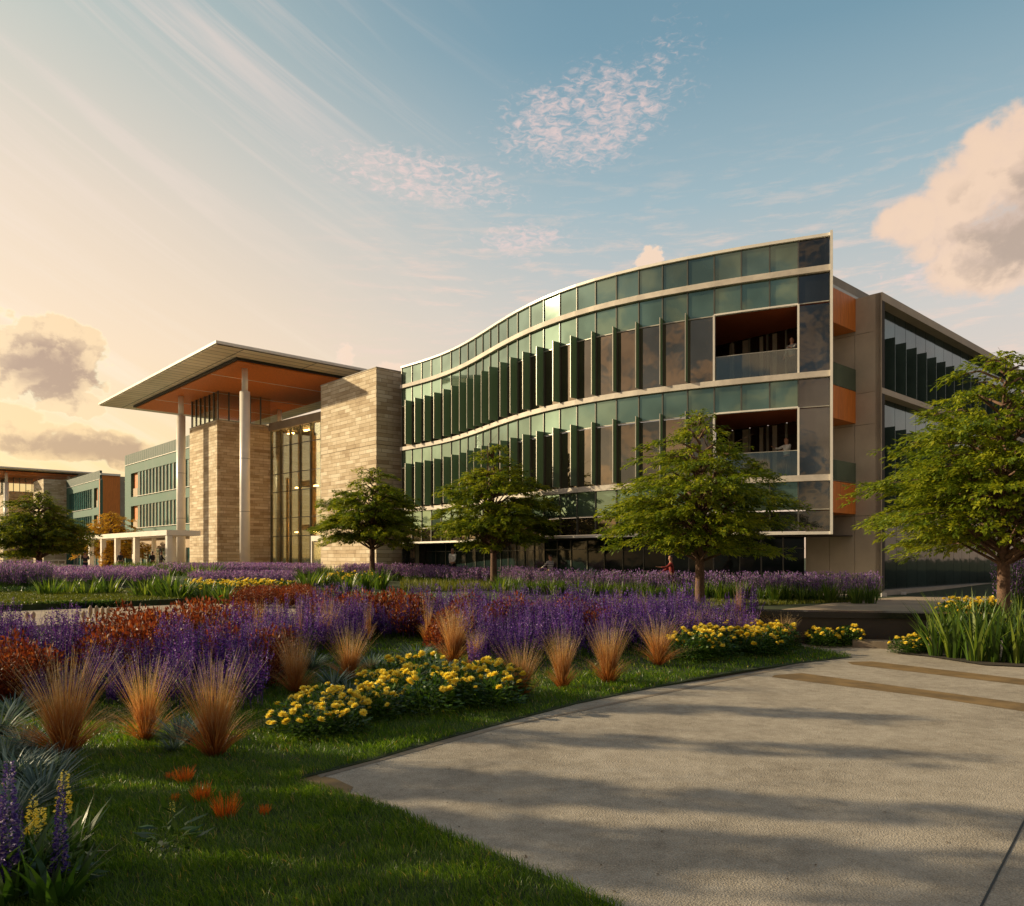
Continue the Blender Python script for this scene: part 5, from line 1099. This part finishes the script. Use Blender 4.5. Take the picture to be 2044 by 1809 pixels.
# ------------------------------------------------------------------ people
def skin_body(name, J, Ed, mat, parent, root=0, sub=1):
    me = bpy.data.meshes.new(name); me.from_pydata([j[0] for j in J], Ed, []); me.materials.append(M[mat]); o = bpy.data.objects.new(name, me); COL.objects.link(o); o.parent = parent
    m_ = o.modifiers.new('skin', 'SKIN'); sv_ = me.skin_vertices[0].data
    for i, j in enumerate(J):
        r_ = j[1]; sv_[i].radius = (r_, r_) if not isinstance(r_, tuple) else r_
    sv_[root].use_root = True; m2 = o.modifiers.new('sub', 'SUBSURF'); m2.levels = sub; m2.render_levels = sub; m_.use_smooth_shade = True; return o
def person(x, y, z, rz, label, shirt, legs, arm=(0, 0), stride=.12, s_=1., hair=.105, lean=0.):
    """arm: forward raise of left and right arms in radians"""
    p = empty('person', (x, y, z), label, 'person', None, rz); p.scale = (s_,) * 3
    J = [((0, 0, .93), (.14, .10)), ((0, lean * .3, 1.12), (.12, .09)), ((0, lean * .7, 1.34), (.15, .10)), ((0, lean, 1.45), (.07, .06)), ((0, lean, 1.52), (.052, .055)), ((0, lean + .01, 1.60), (.072, .085)), ((0, lean + .01, 1.69), (.075, .09)), ((0, lean + .0, 1.755), (.04, .05))]
    Ed = [(i, i + 1) for i in range(7)]
    J.append(((0, lean + .105, 1.625), .012)); Ed.append((5, 8))         # nose
    for sd in (-1, 1): J.append(((sd * .08, lean, 1.63), .012)); Ed.append((5, len(J) - 1))   # ears
    hands = []
    for sd, ar in ((-1, arm[0]), (1, arm[1])):
        sh = (sd * .19, lean * .9, 1.40); eb = (sd * .235, lean + math.sin(ar) * .27, 1.40 - math.cos(ar) * .28); fa = ar * 1.5 + .15
        wr_ = (sd * .22, eb[1] + math.sin(fa) * .24, eb[2] - math.cos(fa) * .24); b = len(J)
        pm = (sd * .215, wr_[1] + math.sin(fa) * .07, wr_[2] - math.cos(fa) * .07)
        J += [(sh, .055), (eb, .042), (wr_, .027), (pm, (.035, .02))]; Ed += [(2, b), (b, b + 1), (b + 1, b + 2), (b + 2, b + 3)]
        for k in range(4):
            L_ = (.06, .075, .07, .055)[k]; f = ((pm[0] - .02 + k * .014, pm[1] + math.sin(fa) * .03 + (k - 1.5) * .012, pm[2] - math.cos(fa) * .03), .009); e_ = ((f[0][0], f[0][1] + math.sin(fa + .3) * L_, f[0][2] - math.cos(fa + .3) * L_), .007)
            J += [f, e_]; Ed += [(b + 3, len(J) - 2), (len(J) - 2, len(J) - 1)]
        J.append(((pm[0] - sd * .045, pm[1] + .02, pm[2]), .009)); Ed.append((b + 2, len(J) - 1))
    for sd in (-1, 1):
        b = len(J); st = stride * sd
        J += [((sd * .09, 0, .88), (.09, .09)), ((sd * .10, st * .6, .48), .06), ((sd * .10, st, .09), .04), ((sd * .10, st + .14, .035), (.04, .028))]; Ed += [(0, b), (b, b + 1), (b + 1, b + 2), (b + 2, b + 3)]
    skin_body('body', J, Ed, 'skin', p)
    S1 = [((0, 0, .92), (.165, .125)), ((0, lean * .3, 1.12), (.145, .115)), ((0, lean * .7, 1.34), (.175, .125)), ((0, lean, 1.43), (.09, .08))]; E1_ = [(0, 1), (1, 2), (2, 3)]
    for sd, ar in ((-1, arm[0]), (1, arm[1])):
        b = len(S1); eb = (sd * .235, lean + math.sin(ar) * .27, 1.40 - math.cos(ar) * .28); fa = ar * 1.5 + .15; wr_ = (sd * .222, eb[1] + math.sin(fa) * .2, eb[2] - math.cos(fa) * .2)
        S1 += [((sd * .19, lean * .9, 1.40), .072), (eb, .058), (wr_, .042)]; E1_ += [(2, b), (b, b + 1), (b + 1, b + 2)]
    skin_body('shirt', S1, E1_, shirt, p)
    T1 = [((0, 0, .95), (.16, .125))]; E2 = []
    for sd in (-1, 1):
        st = stride * sd; b = len(T1); T1 += [((sd * .09, 0, .86), (.10, .105)), ((sd * .10, st * .6, .48), .078), ((sd * .10, st * .97, .12), .06)]; E2 += [(0, b), (b, b + 1), (b + 1, b + 2)]
    skin_body('trousers', T1, E2, legs, p)
    skin_body('hair', [((0, lean - .03, 1.62), (.075, .07)), ((0, lean - .015, 1.70), (.085, .095)), ((0, lean, 1.765), (.05, .06))], [(0, 1), (1, 2)], 'hair', p)
    return p
person(X(903, 43), 43, .35, 2.6, 'person in a white top and blue vest walking before the dark ground floor glass', 'whitecloth', 'darkcloth', (.4, -.2), .2)
person(X(1098, 35.2), 35.2, .10, .8, 'person in a striped top half hidden by lavender', 'striped', 'greycloth', (.7, .5), .1, .93)
person(X(1341, 30.6), 30.6, 0, 1.5, 'person in red clothes standing among the lavender near the third tree', 'redcloth', 'redcloth', (1.0, .6), .1, .96, lean=.06)
person(X(1580, 32.6), 32.6, 9.175, 2.2, 'person in a grey jacket leaning at the upper corner balcony railing', 'greycloth', 'darkcloth', (.9, .3), .05)
person(X(1569, 32.9), 32.9, 4.975, 2.0, 'person in a pale top and dark trousers on the lower corner balcony', 'whitecloth', 'darkcloth', (.8, 1.1), .08)
person(X(170, 58), 58, .3, .5, 'person in dark clothes bending near the left pergola post', 'darkcloth', 'darkcloth', (.9, .8), .2, 1.0, lean=.25)
person(X(304, 62), 62, .35, 1.2, 'dark dressed person under the pergola, left of a pair', 'darkcloth', 'darkcloth', (.2, .1), .1)
person(X(322, 61.5), 61.5, .35, -1.2, 'dark dressed person under the pergola, right of a pair', 'darkcloth', 'darkcloth', (.5, .1), .1)
person(X(240, 66), 66, .35, .2, 'dark dressed person standing behind the middle pergola posts', 'darkcloth', 'darkcloth', (.2, .3), .1)
for i, (px, py) in enumerate(((1764, 1192), (1803, 1188))):
    x, y = Gp(px, py, 0); mb = MB(); mb.prism([(x - .11, y), (x + .11, y), (x + .11, y + .05), (x - .11, y + .05)], .0, .17 - i * .03); mb.prism([(x - .08, y - .01), (x + .08, y - .01), (x + .08, y), (x - .08, y)], .04, .12)
    o = mb.build('ground_marker', 'whitecloth', None, False, (x, y, 0)); tag(o, ('small white marker plate on the grass at the concrete corner', 'smaller white marker plate right of the concrete corner')[i], 'marker')
